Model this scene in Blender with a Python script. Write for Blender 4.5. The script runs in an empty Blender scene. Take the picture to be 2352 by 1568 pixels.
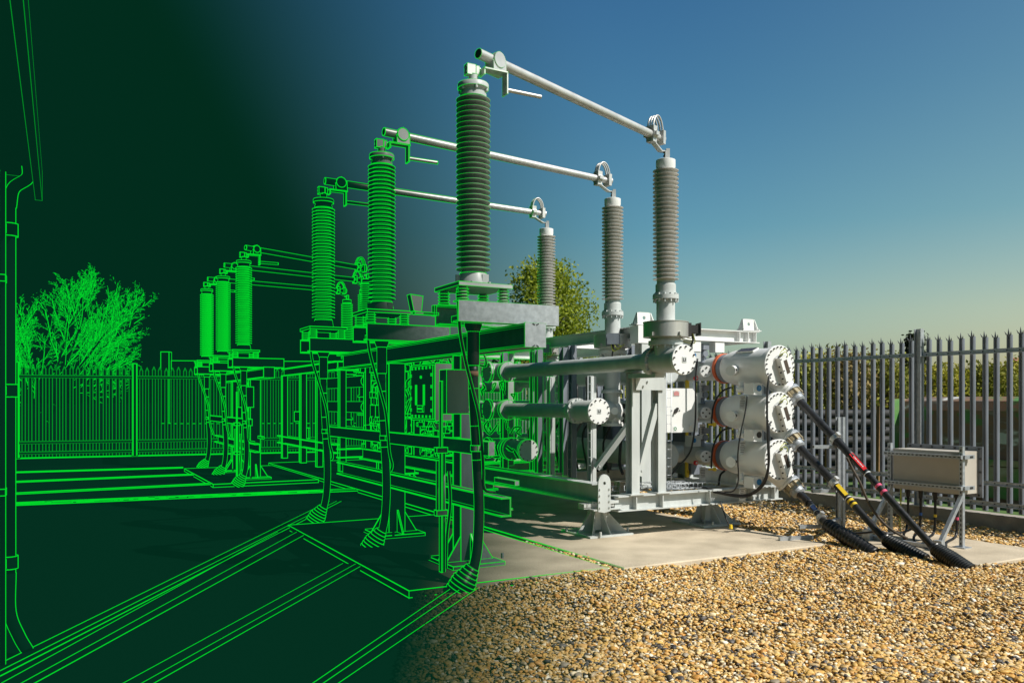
import bpy, math, random
import numpy as np
from mathutils import Vector as V, Matrix
random.seed(7)
sc = bpy.context.scene
COL = sc.collection
A = V((-.4787, .878, 0)); B = V((.878, .4787, 0)); Z = V((0, 0, 1))
EYE = 1.65; F = 1900.0; HZ = 922.0
CAM = V((0, 0, EYE))
PI = math.pi

def U(px, py, Y):            # a point seen at px, py (2352 wide frame) at depth Y
    return V(((px-1176)/F*Y, Y, EYE+(HZ-py)*Y/F))
def G(px, py, z=0.0):        # where that sight line meets height z
    Y = (EYE-z)*F/(py-HZ)
    return V(((px-1176)/F*Y, Y, z))
def sstep(a, b, x):
    t = min(1, max(0, (x-a)/(b-a))); return t*t*(3-2*t)
def wid(y): return max(.35+.1*y, .3)
def hl(p): return 1-sstep(-.9, .85, (p[0]+.15*p[2])/wid(p[1]))
def hlf(p): return 1-sstep(-.9, 1.3, p[0]/wid(p[1]))

# ------------------------------------------------------------------ materials
def nn(nt, t, **kw):
    n = nt.nodes.new(t)
    for k, v in kw.items():
        if k == 'op': n.operation = v
        else: setattr(n, k, v)
    return n
def math_(nt, op, a, b=None, clamp=False):
    n = nn(nt, 'ShaderNodeMath', op=op); n.use_clamp = clamp
    for i, x in enumerate((a, b)):
        if x is None: continue
        if isinstance(x, (int, float)): n.inputs[i].default_value = x
        else: nt.links.new(x, n.inputs[i])
    return n.outputs[0]
def make_group(name, xo, zk, lo, hi, wk=.1, w0=.35):
    g = bpy.data.node_groups.new(name, 'ShaderNodeTree')
    g.interface.new_socket('Value', in_out='OUTPUT', socket_type='NodeSocketFloat')
    geo = nn(g, 'ShaderNodeNewGeometry'); sep = nn(g, 'ShaderNodeSeparateXYZ')
    g.links.new(geo.outputs['Position'], sep.inputs[0])
    w = math_(g, 'MAXIMUM', math_(g, 'ADD', math_(g, 'MULTIPLY', sep.outputs[1], wk), w0), .3)
    t = math_(g, 'DIVIDE', math_(g, 'ADD', math_(g, 'ADD', sep.outputs[0], xo), math_(g, 'MULTIPLY', sep.outputs[2], zk)), w)
    mr = nn(g, 'ShaderNodeMapRange'); mr.interpolation_type = 'SMOOTHSTEP'
    mr.inputs['From Min'].default_value = lo; mr.inputs['From Max'].default_value = hi
    g.links.new(t, mr.inputs['Value'])
    out = nn(g, 'NodeGroupOutput'); g.links.new(mr.outputs[0], out.inputs[0])
    return g
G_REAL = make_group('real_amount', -.27, .25, -1.0, 1.0, .06, .7)
G_LINE = make_group('line_fade', 0.0, .15, -.9, .85)
G_LINE2 = make_group('ground_line_fade', 0.0, 0.0, -.9, 1.3)
DARK = (.0007, .0255, .0122, 1)

def holo_out(m, shader):
    nt = m.node_tree
    grp = nn(nt, 'ShaderNodeGroup'); grp.node_tree = G_REAL
    em = nn(nt, 'ShaderNodeEmission'); em.inputs[0].default_value = DARK; em.inputs[1].default_value = .80
    df = nn(nt, 'ShaderNodeBsdfDiffuse'); df.inputs[0].default_value = (.0005, .004, .0022, 1)
    ad = nn(nt, 'ShaderNodeAddShader'); nt.links.new(em.outputs[0], ad.inputs[0]); nt.links.new(df.outputs[0], ad.inputs[1])
    mx = nn(nt, 'ShaderNodeMixShader'); nt.links.new(grp.outputs[0], mx.inputs[0])
    nt.links.new(ad.outputs[0], mx.inputs[1]); nt.links.new(shader, mx.inputs[2])
    out = nn(nt, 'ShaderNodeOutputMaterial'); nt.links.new(mx.outputs[0], out.inputs[0])
    m.cycles.emission_sampling = 'NONE'

def mat(name, col, rough=.5, metal=0, var=.12, scale=6., bump=0., bscale=40., spec=None, col2=None, attr=None, stretch=None, holo=True, dist=.01):
    m = bpy.data.materials.new(name); m.use_nodes = True
    nt = m.node_tree; nt.nodes.clear()
    p = nn(nt, 'ShaderNodeBsdfPrincipled')
    p.inputs['Roughness'].default_value = rough; p.inputs['Metallic'].default_value = metal
    if spec is not None: p.inputs['Specular IOR Level'].default_value = spec
    geo = nn(nt, 'ShaderNodeNewGeometry')
    pos = geo.outputs['Position']
    if stretch:
        mp = nn(nt, 'ShaderNodeMapping'); mp.inputs['Scale'].default_value = stretch
        nt.links.new(pos, mp.inputs[0]); pos = mp.outputs[0]
    nz = nn(nt, 'ShaderNodeTexNoise'); nz.inputs['Scale'].default_value = scale; nz.inputs['Detail'].default_value = 6
    nt.links.new(pos, nz.inputs['Vector'])
    rp = nn(nt, 'ShaderNodeValToRGB')
    c = list(col)+[1]
    d = list(col2)+[1] if col2 else [x*(1-2*var) for x in col]+[1]
    rp.color_ramp.elements[0].position = .32; rp.color_ramp.elements[1].position = .68
    rp.color_ramp.elements[0].color = d
    rp.color_ramp.elements[1].color = c
    nt.links.new(nz.outputs['Fac'], rp.inputs[0])
    nt.links.new(rp.outputs[0], p.inputs['Base Color'])
    if not metal:
        rr = math_(nt, 'ADD', math_(nt, 'MULTIPLY', nz.outputs['Fac'], .25), rough-.12, True)
        nt.links.new(rr, p.inputs['Roughness'])
    if bump:
        n2 = nn(nt, 'ShaderNodeTexNoise'); n2.inputs['Scale'].default_value = bscale; n2.inputs['Detail'].default_value = 5
        nt.links.new(pos, n2.inputs['Vector'])
        bp = nn(nt, 'ShaderNodeBump'); bp.inputs['Strength'].default_value = bump; bp.inputs['Distance'].default_value = dist
        nt.links.new(n2.outputs['Fac'], bp.inputs['Height']); nt.links.new(bp.outputs[0], p.inputs['Normal'])
    if holo: holo_out(m, p.outputs[0])
    else:
        out = nn(nt, 'ShaderNodeOutputMaterial'); nt.links.new(p.outputs[0], out.inputs[0])
    return m

def ramp_mat(name, stops, rough=.7, attr=None, spec=.3, transl=0):
    """colour chosen per piece by a random number stored on the mesh"""
    m = bpy.data.materials.new(name); m.use_nodes = True
    nt = m.node_tree; nt.nodes.clear()
    at = nn(nt, 'ShaderNodeAttribute'); at.attribute_name = attr or 'tone'
    rp = nn(nt, 'ShaderNodeValToRGB'); cr = rp.color_ramp
    cr.elements[0].position = stops[0][0]; cr.elements[0].color = list(stops[0][1])+[1]
    cr.elements[1].position = stops[-1][0]; cr.elements[1].color = list(stops[-1][1])+[1]
    for q, c in stops[1:-1]:
        e = cr.elements.new(q); e.color = list(c)+[1]
    nt.links.new(at.outputs['Fac'], rp.inputs[0])
    p = nn(nt, 'ShaderNodeBsdfPrincipled'); p.inputs['Roughness'].default_value = rough
    p.inputs['Specular IOR Level'].default_value = spec
    colour = rp.outputs[0]
    if attr is None:
        geo = nn(nt, 'ShaderNodeNewGeometry')
        nz = nn(nt, 'ShaderNodeTexNoise'); nz.inputs['Scale'].default_value = 90; nz.inputs['Detail'].default_value = 3
        nt.links.new(geo.outputs['Position'], nz.inputs['Vector'])
        mul = nn(nt, 'ShaderNodeMix', data_type='RGBA', blend_type='MULTIPLY'); mul.inputs[0].default_value = 1
        mr = nn(nt, 'ShaderNodeMapRange'); mr.inputs['To Min'].default_value = .55; mr.inputs['To Max'].default_value = 1.35
        nt.links.new(nz.outputs['Fac'], mr.inputs['Value'])
        nt.links.new(colour, mul.inputs[6]); nt.links.new(mr.outputs[0], mul.inputs[7])
        colour = mul.outputs[2]
    nt.links.new(colour, p.inputs['Base Color'])
    sh = p.outputs[0]
    if transl:
        tr = nn(nt, 'ShaderNodeBsdfTranslucent'); nt.links.new(colour, tr.inputs[0])
        mx = nn(nt, 'ShaderNodeMixShader'); mx.inputs[0].default_value = transl
        nt.links.new(sh, mx.inputs[1]); nt.links.new(tr.outputs[0], mx.inputs[2]); sh = mx.outputs[0]
    holo_out(m, sh)
    return m

def line_mat(name, col, strength, grp_=None):
    m = bpy.data.materials.new(name); m.use_nodes = True
    nt = m.node_tree; nt.nodes.clear()
    grp = nn(nt, 'ShaderNodeGroup'); grp.node_tree = grp_ or G_LINE
    em = nn(nt, 'ShaderNodeEmission'); em.inputs[0].default_value = col; em.inputs[1].default_value = strength
    tr = nn(nt, 'ShaderNodeBsdfTransparent')
    mx = nn(nt, 'ShaderNodeMixShader'); nt.links.new(grp.outputs[0], mx.inputs[0])
    nt.links.new(em.outputs[0], mx.inputs[1]); nt.links.new(tr.outputs[0], mx.inputs[2])
    out = nn(nt, 'ShaderNodeOutputMaterial'); nt.links.new(mx.outputs[0], out.inputs[0])
    m.cycles.emission_sampling = 'NONE'
    return m
LINE = line_mat('glowing_green_line', (.001, .80, .028, 1), .76)
GLINE = line_mat('ground_green_line', (.001, .80, .028, 1), .76, G_LINE2)
DIM = line_mat('dim_green_line', (.001, .27, .018, 1), .9)

M = dict(
 paint=mat('pale_grey_paint', (.56, .585, .57), .42, 0, .085, 3.5, bump=.05, stretch=(2.5, 2.5, .7)),
 white=mat('white_enamel', (.81, .81, .79), .38, 0, .035, 4, bump=.03),
 galv=mat('galvanised_steel', (.50, .53, .56), .46, .55, .14, 22, bump=.05, bscale=60),
 galvd=mat('weathered_galvanised_steel', (.25, .275, .32), .55, .25, .16, 9, stretch=(1, 1, .25)),
 alu=mat('aluminium_tube', (.66, .65, .63), .42, .45, .1, 8),
 porc=mat('grey_porcelain', (.62, .595, .56), .3, 0, .06, 9, spec=.5),
 porcg=mat('green_grey_porcelain', (.36, .375, .345), .3, 0, .06, 9, spec=.5),
 black=mat('black_sheath', (.016, .016, .017), .42, 0, .2, 14, bump=.25, bscale=25),
 rubber=mat('ribbed_black_plastic', (.014, .014, .014), .36, 0, .15, 12),
 conc=mat('concrete', (.60, .50, .365), .85, 0, .0, 2.1, bump=.45, bscale=55, col2=(.40, .33, .235)),
 kerb=mat('kerb_concrete', (.40, .355, .30), .9, 0, .0, 5, bump=.4, bscale=60, col2=(.27, .24, .205)),
 steel=mat('brushed_stainless', (.62, .60, .57), .45, .75, .06, 30, stretch=(1, 1, .1)),
 orange=mat('orange_band', (.70, .13, .035), .45, 0, .06, 8),
 red=mat('red_tape', (.72, .025, .03), .4, 0, .05, 8),
 pink=mat('pink_tape', (.72, .10, .20), .4, 0, .05, 8),
 yellow=mat('yellow_tape', (.80, .55, .03), .4, 0, .05, 8),
 blue=mat('blue_tape', (.03, .13, .48), .4, 0, .05, 8),
 green=mat('green_mark', (.05, .30, .14), .5),
 wire=mat('green_yellow_wire', (.58, .62, .08), .5, 0, .1, 4),
 glass=mat('brown_window', (.085, .065, .055), .2, 0, .1, 8),
 dark=mat('dark_fitting', (.035, .033, .032), .5, 0, .2, 8),
 blued=mat('blue_lens', (.03, .22, .50), .25, 0, .2, 30),
 brass=mat('brass_gland', (.55, .46, .30), .35, .5, .1, 14),
 box=mat('beige_enclosure', (.50, .455, .39), .5, 0, .05, 4),
 paper=mat('paper_label', (.72, .74, .74), .7, 0, .06, 20),
 bark=mat('bark', (.10, .08, .06), .9, 0, .2, 10),
 wood=mat('timber', (.42, .25, .11), .8, 0, .15, 10),
 pipe=mat('black_pipe', (.016, .016, .017), .7, 0, .1, 6),
 rust=mat('rusty_green_paint', (.085, .045, .025), .5, 0, .0, 1.1, bump=.2, bscale=18, col2=(.05, .12, .035), stretch=(1, 1, 1.6)),
 rust2=mat('scuffed_green_paint', (.13, .12, .07), .65, 0, .0, 1.1, bump=.2, bscale=18, col2=(.05, .12, .04), stretch=(.6, .6, 1.5)),
 mottled=None,
 grass=mat('grass_field', (.09, .16, .03), .95, 0, .0, 3.5, bump=.6, bscale=50, col2=(.045, .10, .02)),
 earth=mat('gravel_bedding', (.20, .135, .07), .95, 0, .0, 60, bump=.8, bscale=90, col2=(.07, .05, .03)),
 wall=mat('rendered_wall', (.35, .33, .3), .85),
 brick=mat('brick_house', (.33, .15, .10), .9, 0, .15, 20),
)

def mottled(name, stops, scale, stretch, rough=.55):
    m = mat(name, (.1, .1, .1), rough, 0, 0, scale, bump=.2, bscale=20, stretch=stretch)
    for n in m.node_tree.nodes:
        if n.type == 'TEX_NOISE' and n.inputs['Scale'].default_value == scale: n.inputs['Detail'].default_value = 9; n.inputs['Roughness'].default_value = .65
        if n.type == 'VALTORGB':
            cr = n.color_ramp; cr.elements[0].position, cr.elements[0].color = stops[0][0], list(stops[0][1])+[1]
            cr.elements[1].position, cr.elements[1].color = stops[-1][0], list(stops[-1][1])+[1]
            for q, c in stops[1:-1]: cr.elements.new(q).color = list(c)+[1]
    return m
M['rust'] = mottled('rusty_scuffed_steel', [(.36, (.09, .26, .06)), (.43, (.13, .20, .065)), (.47, (.26, .14, .075)), (.58, (.20, .135, .095)), (.63, (.30, .26, .21)), (.67, (.6, .6, .58))], 1.7, (1, 1, 2.6))
M['rust2'] = mottled('worn_green_steel', [(.35, (.08, .27, .06)), (.5, (.16, .26, .09)), (.58, (.33, .29, .17)), (.68, (.42, .40, .3))], 1.4, (1, 1, 2.2))
# ------------------------------------------------------------------ mesh builder
class MB:
    def __init__(s):
        s.v = []; s.f = []; s.mi = []; s.sm = []; s.m = 0; s.lines = True; s.K = .00054; s.dim = False; s.far = False
    def face(s, idx, mi=None, sm=False):
        s.f.append(idx); s.mi.append(s.m if mi is None else mi); s.sm.append(sm)
    def add(s, pts):
        n = len(s.v); s.v.extend([tuple(p) for p in pts]); return n
    # glowing outline: a thin square bar laid along each piece of the polyline
    def L(s, pts, closed=False, k=1.0):
        if not s.lines: return
        pts = [V(p) for p in pts]
        seq = list(zip(pts, pts[1:]+pts[:1])) if closed else list(zip(pts, pts[1:]))
        mi = 97 if s.far else 98 if s.dim else 99
        for a, b in seq:
            mid = (a+b)/2
            if (hlf(mid) if s.far else hl(mid)) < .03: continue
            d = b-a
            if d.length < 1e-6: continue
            d.normalize()
            r = (mid-CAM).length*s.K*k
            x = d.cross(V((.31, .45, .84)))
            if x.length < .05: x = d.cross(V((1, 0, 0)))
            x.normalize(); y = d.cross(x)
            a2 = a-d*r*.7; b2 = b+d*r*.7
            n = s.add([a2+x*r, a2+y*r, a2-x*r, a2-y*r, b2+x*r, b2+y*r, b2-x*r, b2-y*r])
            for i in range(4):
                j = (i+1) % 4
                s.face((n+i, n+j, n+4+j, n+4+i), mi)
            s.face((n+3, n+2, n+1, n), mi); s.face((n+4, n+5, n+6, n+7), mi)
    def obox(s, c, hx, hy, hz, lines=True):
        """box from centre and three half-extent vectors"""
        c = V(c)
        P = [c+hx*i+hy*j+hz*k for k in (-1, 1) for j in (-1, 1) for i in (-1, 1)]
        n = s.add(P)
        flip = hx.cross(hy).dot(hz) < 0
        for q in ((0, 2, 3, 1), (4, 5, 7, 6), (0, 1, 5, 4), (2, 6, 7, 3), (0, 4, 6, 2), (1, 3, 7, 5)):
            q = tuple(n+i for i in q)
            s.face(q[::-1] if flip else q)
        if lines:
            for a, b in ((0, 1), (1, 3), (3, 2), (2, 0), (4, 5), (5, 7), (7, 6), (6, 4), (0, 4), (1, 5), (2, 6), (3, 7)):
                s.L([P[a], P[b]])
        return s
    def box(s, c, a, b, z, lines=True):
        """box aligned with the compound: sizes along A, B and up"""
        return s.obox(c, A*(a/2), B*(b/2), Z*(z/2), lines)
    def bar(s, p0, p1, w, h, lines=True, up=Z):
        p0 = V(p0); p1 = V(p1); d = p1-p0; x = d.cross(up)
        if x.length < 1e-4: x = d.cross(A)
        x.normalize(); y = x.cross(d).normalized()
        return s.obox((p0+p1)/2, d/2, x*(w/2), y*(h/2), lines)
    def prism(s, poly, d, lines=True, skip=()):
        """closed polygon of 3D points pushed along d"""
        poly = [V(p) for p in poly]; d = V(d); k = len(poly)
        nrm = V((0, 0, 0))
        for i in range(k): nrm += poly[i].cross(poly[(i+1) % k])
        if nrm.dot(d) > 0: poly = poly[::-1]
        n = s.add(poly); n2 = s.add([p+d for p in poly])
        s.face(tuple(range(n, n+k))); s.face(tuple(range(n2+k-1, n2-1, -1)))
        for i in range(k):
            j = (i+1) % k
            s.face((n+j, n+i, n2+i, n2+j))
            if lines and i not in skip: s.L([poly[i], poly[i]+d])
        if lines:
            s.L(poly, True); s.L([p+d for p in poly], True)
        return s
    def profile(s, p0, p1, poly, lines=True, up=Z):
        p0 = V(p0); p1 = V(p1); d = p1-p0; x = d.cross(up)
        if x.length < 1e-4: x = V(B)
        x.normalize(); y = x.cross(d).normalized()
        return s.prism([p0+x*u+y*w for u, w in poly], d, lines)
    def ibeam(s, p0, p1, h, w, tf=.014, tw=.012, lines=True, up=Z):
        a = w/2; b = h/2; t = tw/2
        return s.profile(p0, p1, [(-a, -b), (a, -b), (a, -b+tf), (t, -b+tf), (t, b-tf), (a, b-tf), (a, b), (-a, b), (-a, b-tf), (-t, b-tf), (-t, -b+tf), (-a, -b+tf)], lines, up)
    def chan(s, p0, p1, h, w, t=.012, side=1, lines=True):
        b = h/2; k = side
        return s.profile(p0, p1, [(0, -b), (w*k, -b), (w*k, -b+t), (t*k, -b+t), (t*k, b-t), (w*k, b-t), (w*k, b), (0, b)], lines)
    def ring(s, c, ax, r, n=24, k=1.0):
        ax = V(ax).normalized(); x = ax.orthogonal().normalized(); y = ax.cross(x)
        s.L([V(c)+(x*math.cos(2*PI*i/n)+y*math.sin(2*PI*i/n))*r for i in range(n)], True, k)
    def lathe(s, base, ax, prof, n=24, rings=None, sil=True, cap=True, k=1.0):
        """profile of (radius, height) turned about an axis; sharp corners get their own rings"""
        base = V(base); ax = V(ax).normalized(); x = ax.orthogonal().normalized(); y = ax.cross(x)
        cs = [(math.cos(2*PI*i/n), math.sin(2*PI*i/n)) for i in range(n)]
        def rg(r, h): return s.add([base+ax*h+(x*c+y*q)*r for c, q in cs])
        m = len(prof)
        dirs = []
        for i in range(m-1):
            dr = prof[i+1][0]-prof[i][0]; dh = prof[i+1][1]-prof[i][1]
            dirs.append(math.atan2(dr, dh))
        prev = rg(*prof[0])
        if cap and prof[0][0] > 1e-5: s.face(tuple(rg(*prof[0])+i for i in range(n))[::-1])
        for i in range(m-1):
            nx = rg(*prof[i+1])
            for q in range(n):
                j = (q+1) % n
                s.face((prev+q, prev+j, nx+j, nx+q), None, True)
            if i+1 < m-1:
                da = abs(dirs[i+1]-dirs[i])
                prev = rg(*prof[i+1]) if da > .7 else nx
        if cap and prof[-1][0] > 1e-5:
            e = rg(*prof[-1]); s.face(tuple(e+i for i in range(n)))
        if s.lines:
            if rings is None: rings = range(m)
            for i in rings: s.ring(base+ax*prof[i][1], ax, prof[i][0]*1.003, max(12, n), k)
            if sil:
                mid = base+ax*(prof[0][1]+prof[-1][1])/2
                sd = ax.cross(mid-CAM)
                if sd.length > .3:
                    sd.normalize()
                    for g in (-1, 1): s.L([base+ax*h+sd*(r*g) for r, h in prof], False, k)
        return s
    def cyl(s, p0, p1, r, r1=None, n=16, rings=True, sil=True, k=1.0):
        p0 = V(p0); p1 = V(p1); d = p1-p0
        return s.lathe(p0, d, [(r, 0), (r if r1 is None else r1, d.length)], n, None if rings else [], sil, True, k)
    def tube(s, pts, r, n=8, sil=True, k=1.0, smooth=True, ends=True):
        pts = [V(p) for p in pts]; m = len(pts)
        rs = r if isinstance(r, (list, tuple)) else [r]*m
        prev = None; x = None; sides = ([], [])
        for i, p in enumerate(pts):
            d = (pts[min(i+1, m-1)]-pts[max(i-1, 0)]).normalized()
            if x is None: x = d.orthogonal().normalized()
            x = (x-d*x.dot(d)).normalized(); y = d.cross(x)
            cur = s.add([p+(x*math.cos(2*PI*q/n)+y*math.sin(2*PI*q/n))*rs[i] for q in range(n)])
            if prev is not None:
                for q in range(n):
                    j = (q+1) % n
                    s.face((prev+q, prev+j, cur+j, cur+q), None, smooth)
            elif ends: s.face(tuple(cur+q for q in range(n))[::-1])
            prev = cur
            sd = d.cross(p-CAM)
            if sd.length > 1e-6:
                sd.normalize(); sides[0].append(p+sd*rs[i]); sides[1].append(p-sd*rs[i])
        if ends: s.face(tuple(prev+q for q in range(n)))
        if sil and s.lines:
            for q in sides: s.L(q, False, k)
        return s
    def ball(s, c, r, n=10):
        pr = [(max(1e-4, r*math.sin(PI*i/6)), -r*math.cos(PI*i/6)) for i in range(7)]
        return s.lathe(c, Z, pr, n, [], False, False)
    def bolts(s, c, ax, R, k, r=.011, h=.018, a0=0):
        ax = V(ax).normalized(); x = ax.orthogonal().normalized(); y = ax.cross(x)
        ln = s.lines; s.lines = False
        for i in range(k):
            t = a0+2*PI*i/k; p = V(c)+(x*math.cos(t)+y*math.sin(t))*R
            s.cyl(p, p+ax*h, r, None, 6)
        s.lines = ln
        return s

ORG = {}
def part(name, mb, mats, parent, label=None):
    if not isinstance(mats, (list, tuple)): mats = [mats]
    o0 = ORG[parent.name] if parent else V((0, 0, 0))
    return _mesh(name, mb, mats, parent, o0, label)
def _mesh(name, mb, mats, parent, o0, label=None):
    me = bpy.data.meshes.new(name)
    me.from_pydata([(p[0]-o0[0], p[1]-o0[1], p[2]-o0[2]) for p in mb.v], [], mb.f)
    k = len(mats); use = sorted(set(mb.mi))
    for q in mats: me.materials.append(q)
    ix = {}
    if 99 in use: ix[99] = len(me.materials); me.materials.append(LINE)
    if 97 in use: ix[97] = len(me.materials); me.materials.append(GLINE)
    if 98 in use: ix[98] = len(me.materials); me.materials.append(DIM)
    me.polygons.foreach_set('material_index', [ix.get(i, min(i, k-1)) for i in mb.mi])
    me.polygons.foreach_set('use_smooth', mb.sm)
    me.update()
    o = bpy.data.objects.new(name, me); COL.objects.link(o)
    if parent: o.parent = parent
    else: o.location = o0
    if label: o['label'] = label
    ORG[o.name] = o0
    return o
def tag(o, label, cat, group=None):
    o['label'] = label; o['category'] = cat
    if group: o['group'] = group
    return o
def thing(name, label, cat, loc, group=None):
    o = bpy.data.objects.new(name, None); COL.objects.link(o)
    o.location = loc; o.empty_display_size = .2; ORG[o.name] = V(loc)
    return tag(o, label, cat, group)
def single(name, mb, mats, label, cat, loc, group=None):
    if not isinstance(mats, (list, tuple)): mats = [mats]
    return tag(_mesh(name, mb, mats, None, V(loc)), label, cat, group)
def struct(name, mb, mats, kind='structure', loc=(0, 0, 0)):
    if not isinstance(mats, (list, tuple)): mats = [mats]
    o = _mesh(name, mb, mats, None, V(loc)); o['kind'] = kind
    return o
def bez(pts, n=6):
    """smooth path through points (Catmull-Rom)"""
    pts = [V(p) for p in pts]; q = [pts[0]*2-pts[1]]+pts+[pts[-1]*2-pts[-2]]; out = []
    for i in range(1, len(q)-2):
        for j in range(n):
            t = j/n
            out.append(.5*((2*q[i])+(q[i+1]-q[i-1])*t+(2*q[i-1]-5*q[i]+4*q[i+1]-q[i+2])*t*t+(3*q[i]-q[i-1]-3*q[i+1]+q[i+2])*t**3))
    out.append(pts[-1]); return out
# ------------------------------------------------------------------ ground, slabs, trenches
I0 = V((-.333, 7.11, 0))            # foot of the sealing-end row of the near bay
D = 10.17                           # the second bay repeats the first this far along A
def W(a, b, z, o=I0): return o+A*a+B*b+Z*z

g = MB(); g.lines = False
R = 900
for i in range(12):
    for j in range(12):
        x0 = -R+2*R*i/12; y0 = -R+2*R*j/12; s = 2*R/12
        n = g.add([(x0, y0, -.02), (x0+s, y0, -.02), (x0+s, y0+s, -.02), (x0, y0+s, -.02)]); g.face((n, n+1, n+2, n+3))
struct('ground', g, M['grass'])
FD = V((-.501, .865, 0)).normalized(); FP = V((6.43, 10.4, 0))     # right-hand fence line
RD = V((.934, .358, 0)).normalized(); RP = V((-5.43, 23.96, 0))    # rear fence line
CORNER = FP+FD*17.13
g = MB(); g.lines = False
n = g.add([FP-FD*16, CORNER, RP-RD*20, V((-24, -8, 0)), V((15, -8, 0))]); g.face((n, n+4, n+3, n+2, n+1)); g.face  # one sheet
o = struct('gravel_bed', g, M['earth'])

def slab(o0, a0, a1, b0, b1, z, name='concrete_slab', mt='conc'):
    m = MB(); m.far = True
    bev = .012
    P = [o0+A*a0+B*b0, o0+A*a0+B*b1, o0+A*a1+B*b1, o0+A*a1+B*b0]
    Q = [o0+A*(a0+bev)+B*(b0+bev), o0+A*(a0+bev)+B*(b1-bev), o0+A*(a1-bev)+B*(b1-bev), o0+A*(a1-bev)+B*(b0+bev)]
    n = m.add([p-Z*.05 for p in P]+[p+Z*(z-bev) for p in P]+[p+Z*z for p in Q])
    for k in (0, 4):
        for i in range(4):
            j = (i+1) % 4; m.face((n+k+i, n+k+j, n+k+4+j, n+k+4+i))
    m.face((n+8, n+9, n+10, n+11))
    m.L([p+Z*z for p in P], True); m.L([p+Z*.006 for p in P], True)
    for p in P: m.L([p, p+Z*z])
    return struct(name, m, M[mt])
SL0 = V((-.864, 6.94, 0))
slab(SL0, 0, 4.2, 0, 2.04, .065)
slab(SL0+A*D, 0, 4.2, 0, 2.04, .065)
SR0 = V((1.07, 7.92, 0))
slab(SR0, 0, 15.4, 0, 2.82, .06)
PAD0 = V((4.85, 8.29, 0))
slab(PAD0, 0, 1.75, -.30, 1.1, .045)

def strip(p0, p1, w0, w1, z=.05, off=0):
    """low concrete trench edging from p0 to p1"""
    m = MB(); m.far = True; d = (p1-p0).normalized(); s = d.cross(Z).normalized()
    P = [p0+s*(off-w0/2), p0+s*(off+w0/2), p1+s*(off+w1/2), p1+s*(off-w1/2)]
    n = m.add([p-Z*.02 for p in P]+[p+Z*z for p in P])
    for i in range(4):
        j = (i+1) % 4; m.face((n+j, n+i, n+4+i, n+4+j))
    m.face((n+7, n+6, n+5, n+4))
    for i in (1, 3): m.L([P[i]+Z*z, P[(i+1) % 4]+Z*z])
    m.L([P[0].lerp(P[1], .4)+Z*z, P[3].lerp(P[2], .4)+Z*z])
    return m
def G2(a, b): return G(a[0], a[1]), G(b[0], b[1])
for (l0, l1, r0, r1) in (
    ((799, 1297), (320, 1566), (825, 1312), (386, 1566)),
    ((659, 1218), (43, 1566), (690, 1242), (110, 1566)),
    ((770, 1150), (25, 1527), (770, 1164), (38, 1549))):
    a, b = G2(l0, l1); c, d = G2(r0, r1)
    p0 = (a+c)/2; p1 = (b+d)/2; dr = (p1-p0).normalized(); sd = dr.cross(Z)
    struct('cable_trench', strip(p0, p1+dr*.6, abs((c-a).dot(sd)), abs((d-b).dot(sd)), .045), M['conc'])
# three slim edging strips from the nearest boot
for l0, l1 in (((1040, 1364), (756, 1566)), ((1064, 1364), (780, 1566)), ((1098, 1366), (815, 1566))):
    a, b = G2(l0, l1)
    m = strip(a, b+(b-a).normalized()*.6, .008, .008, .012); m2 = MB(); m2.far = True
    m2.L([a+Z*.062, b+(b-a).normalized()*.6+Z*.062])
    struct('edging_strip', m2, M['earth'])
for y0, y1 in ((1088, 1077), (1110.5, 1093), (1138, 1115)):
    a = G(38, y0); b = G((420, 448, 485)[(1088, 1110.5, 1138).index(y0)], y1)
    m = strip(a-(b-a).normalized()*1.5, b, .26, .26, .04)
    struct('cable_trench', m, M['conc'])
a = G(38, 1164); b = G(752, 1133)
m = strip(a-(b-a).normalized()*1.5, b+(b-a).normalized()*.5, .42, .42, .05)
m.dim = True
rnd = random.Random(3); dd = (b-a).normalized(); sd = dd.cross(Z)
for i in range(130):
    p = a+dd*rnd.uniform(-.5, (b-a).length)+sd*rnd.uniform(-.18, .18)+Z*.052
    m.L([p, p+dd*rnd.uniform(.1, .4)+sd*rnd.uniform(-.02, .02)], False, .8)
struct('kerb_strip', m, M['kerb'])

# ------------------------------------------------------------------ palisade fences on their kerbs
def fence_kerb(p0, d, l0, l1, nm, inner):
    m = MB(); c = p0+d*((l0+l1)/2)
    n_ = d.cross(Z)*inner
    m.obox(c+Z*.085, d*((l1-l0)/2), n_*.11, Z*.115)
    return struct('kerb', m, M['kerb'])
fence_kerb(FP, FD, -3, 17.0, 'right', 1); fence_kerb(RP, RD, -12, 3.3, 'rear', 1)

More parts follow.
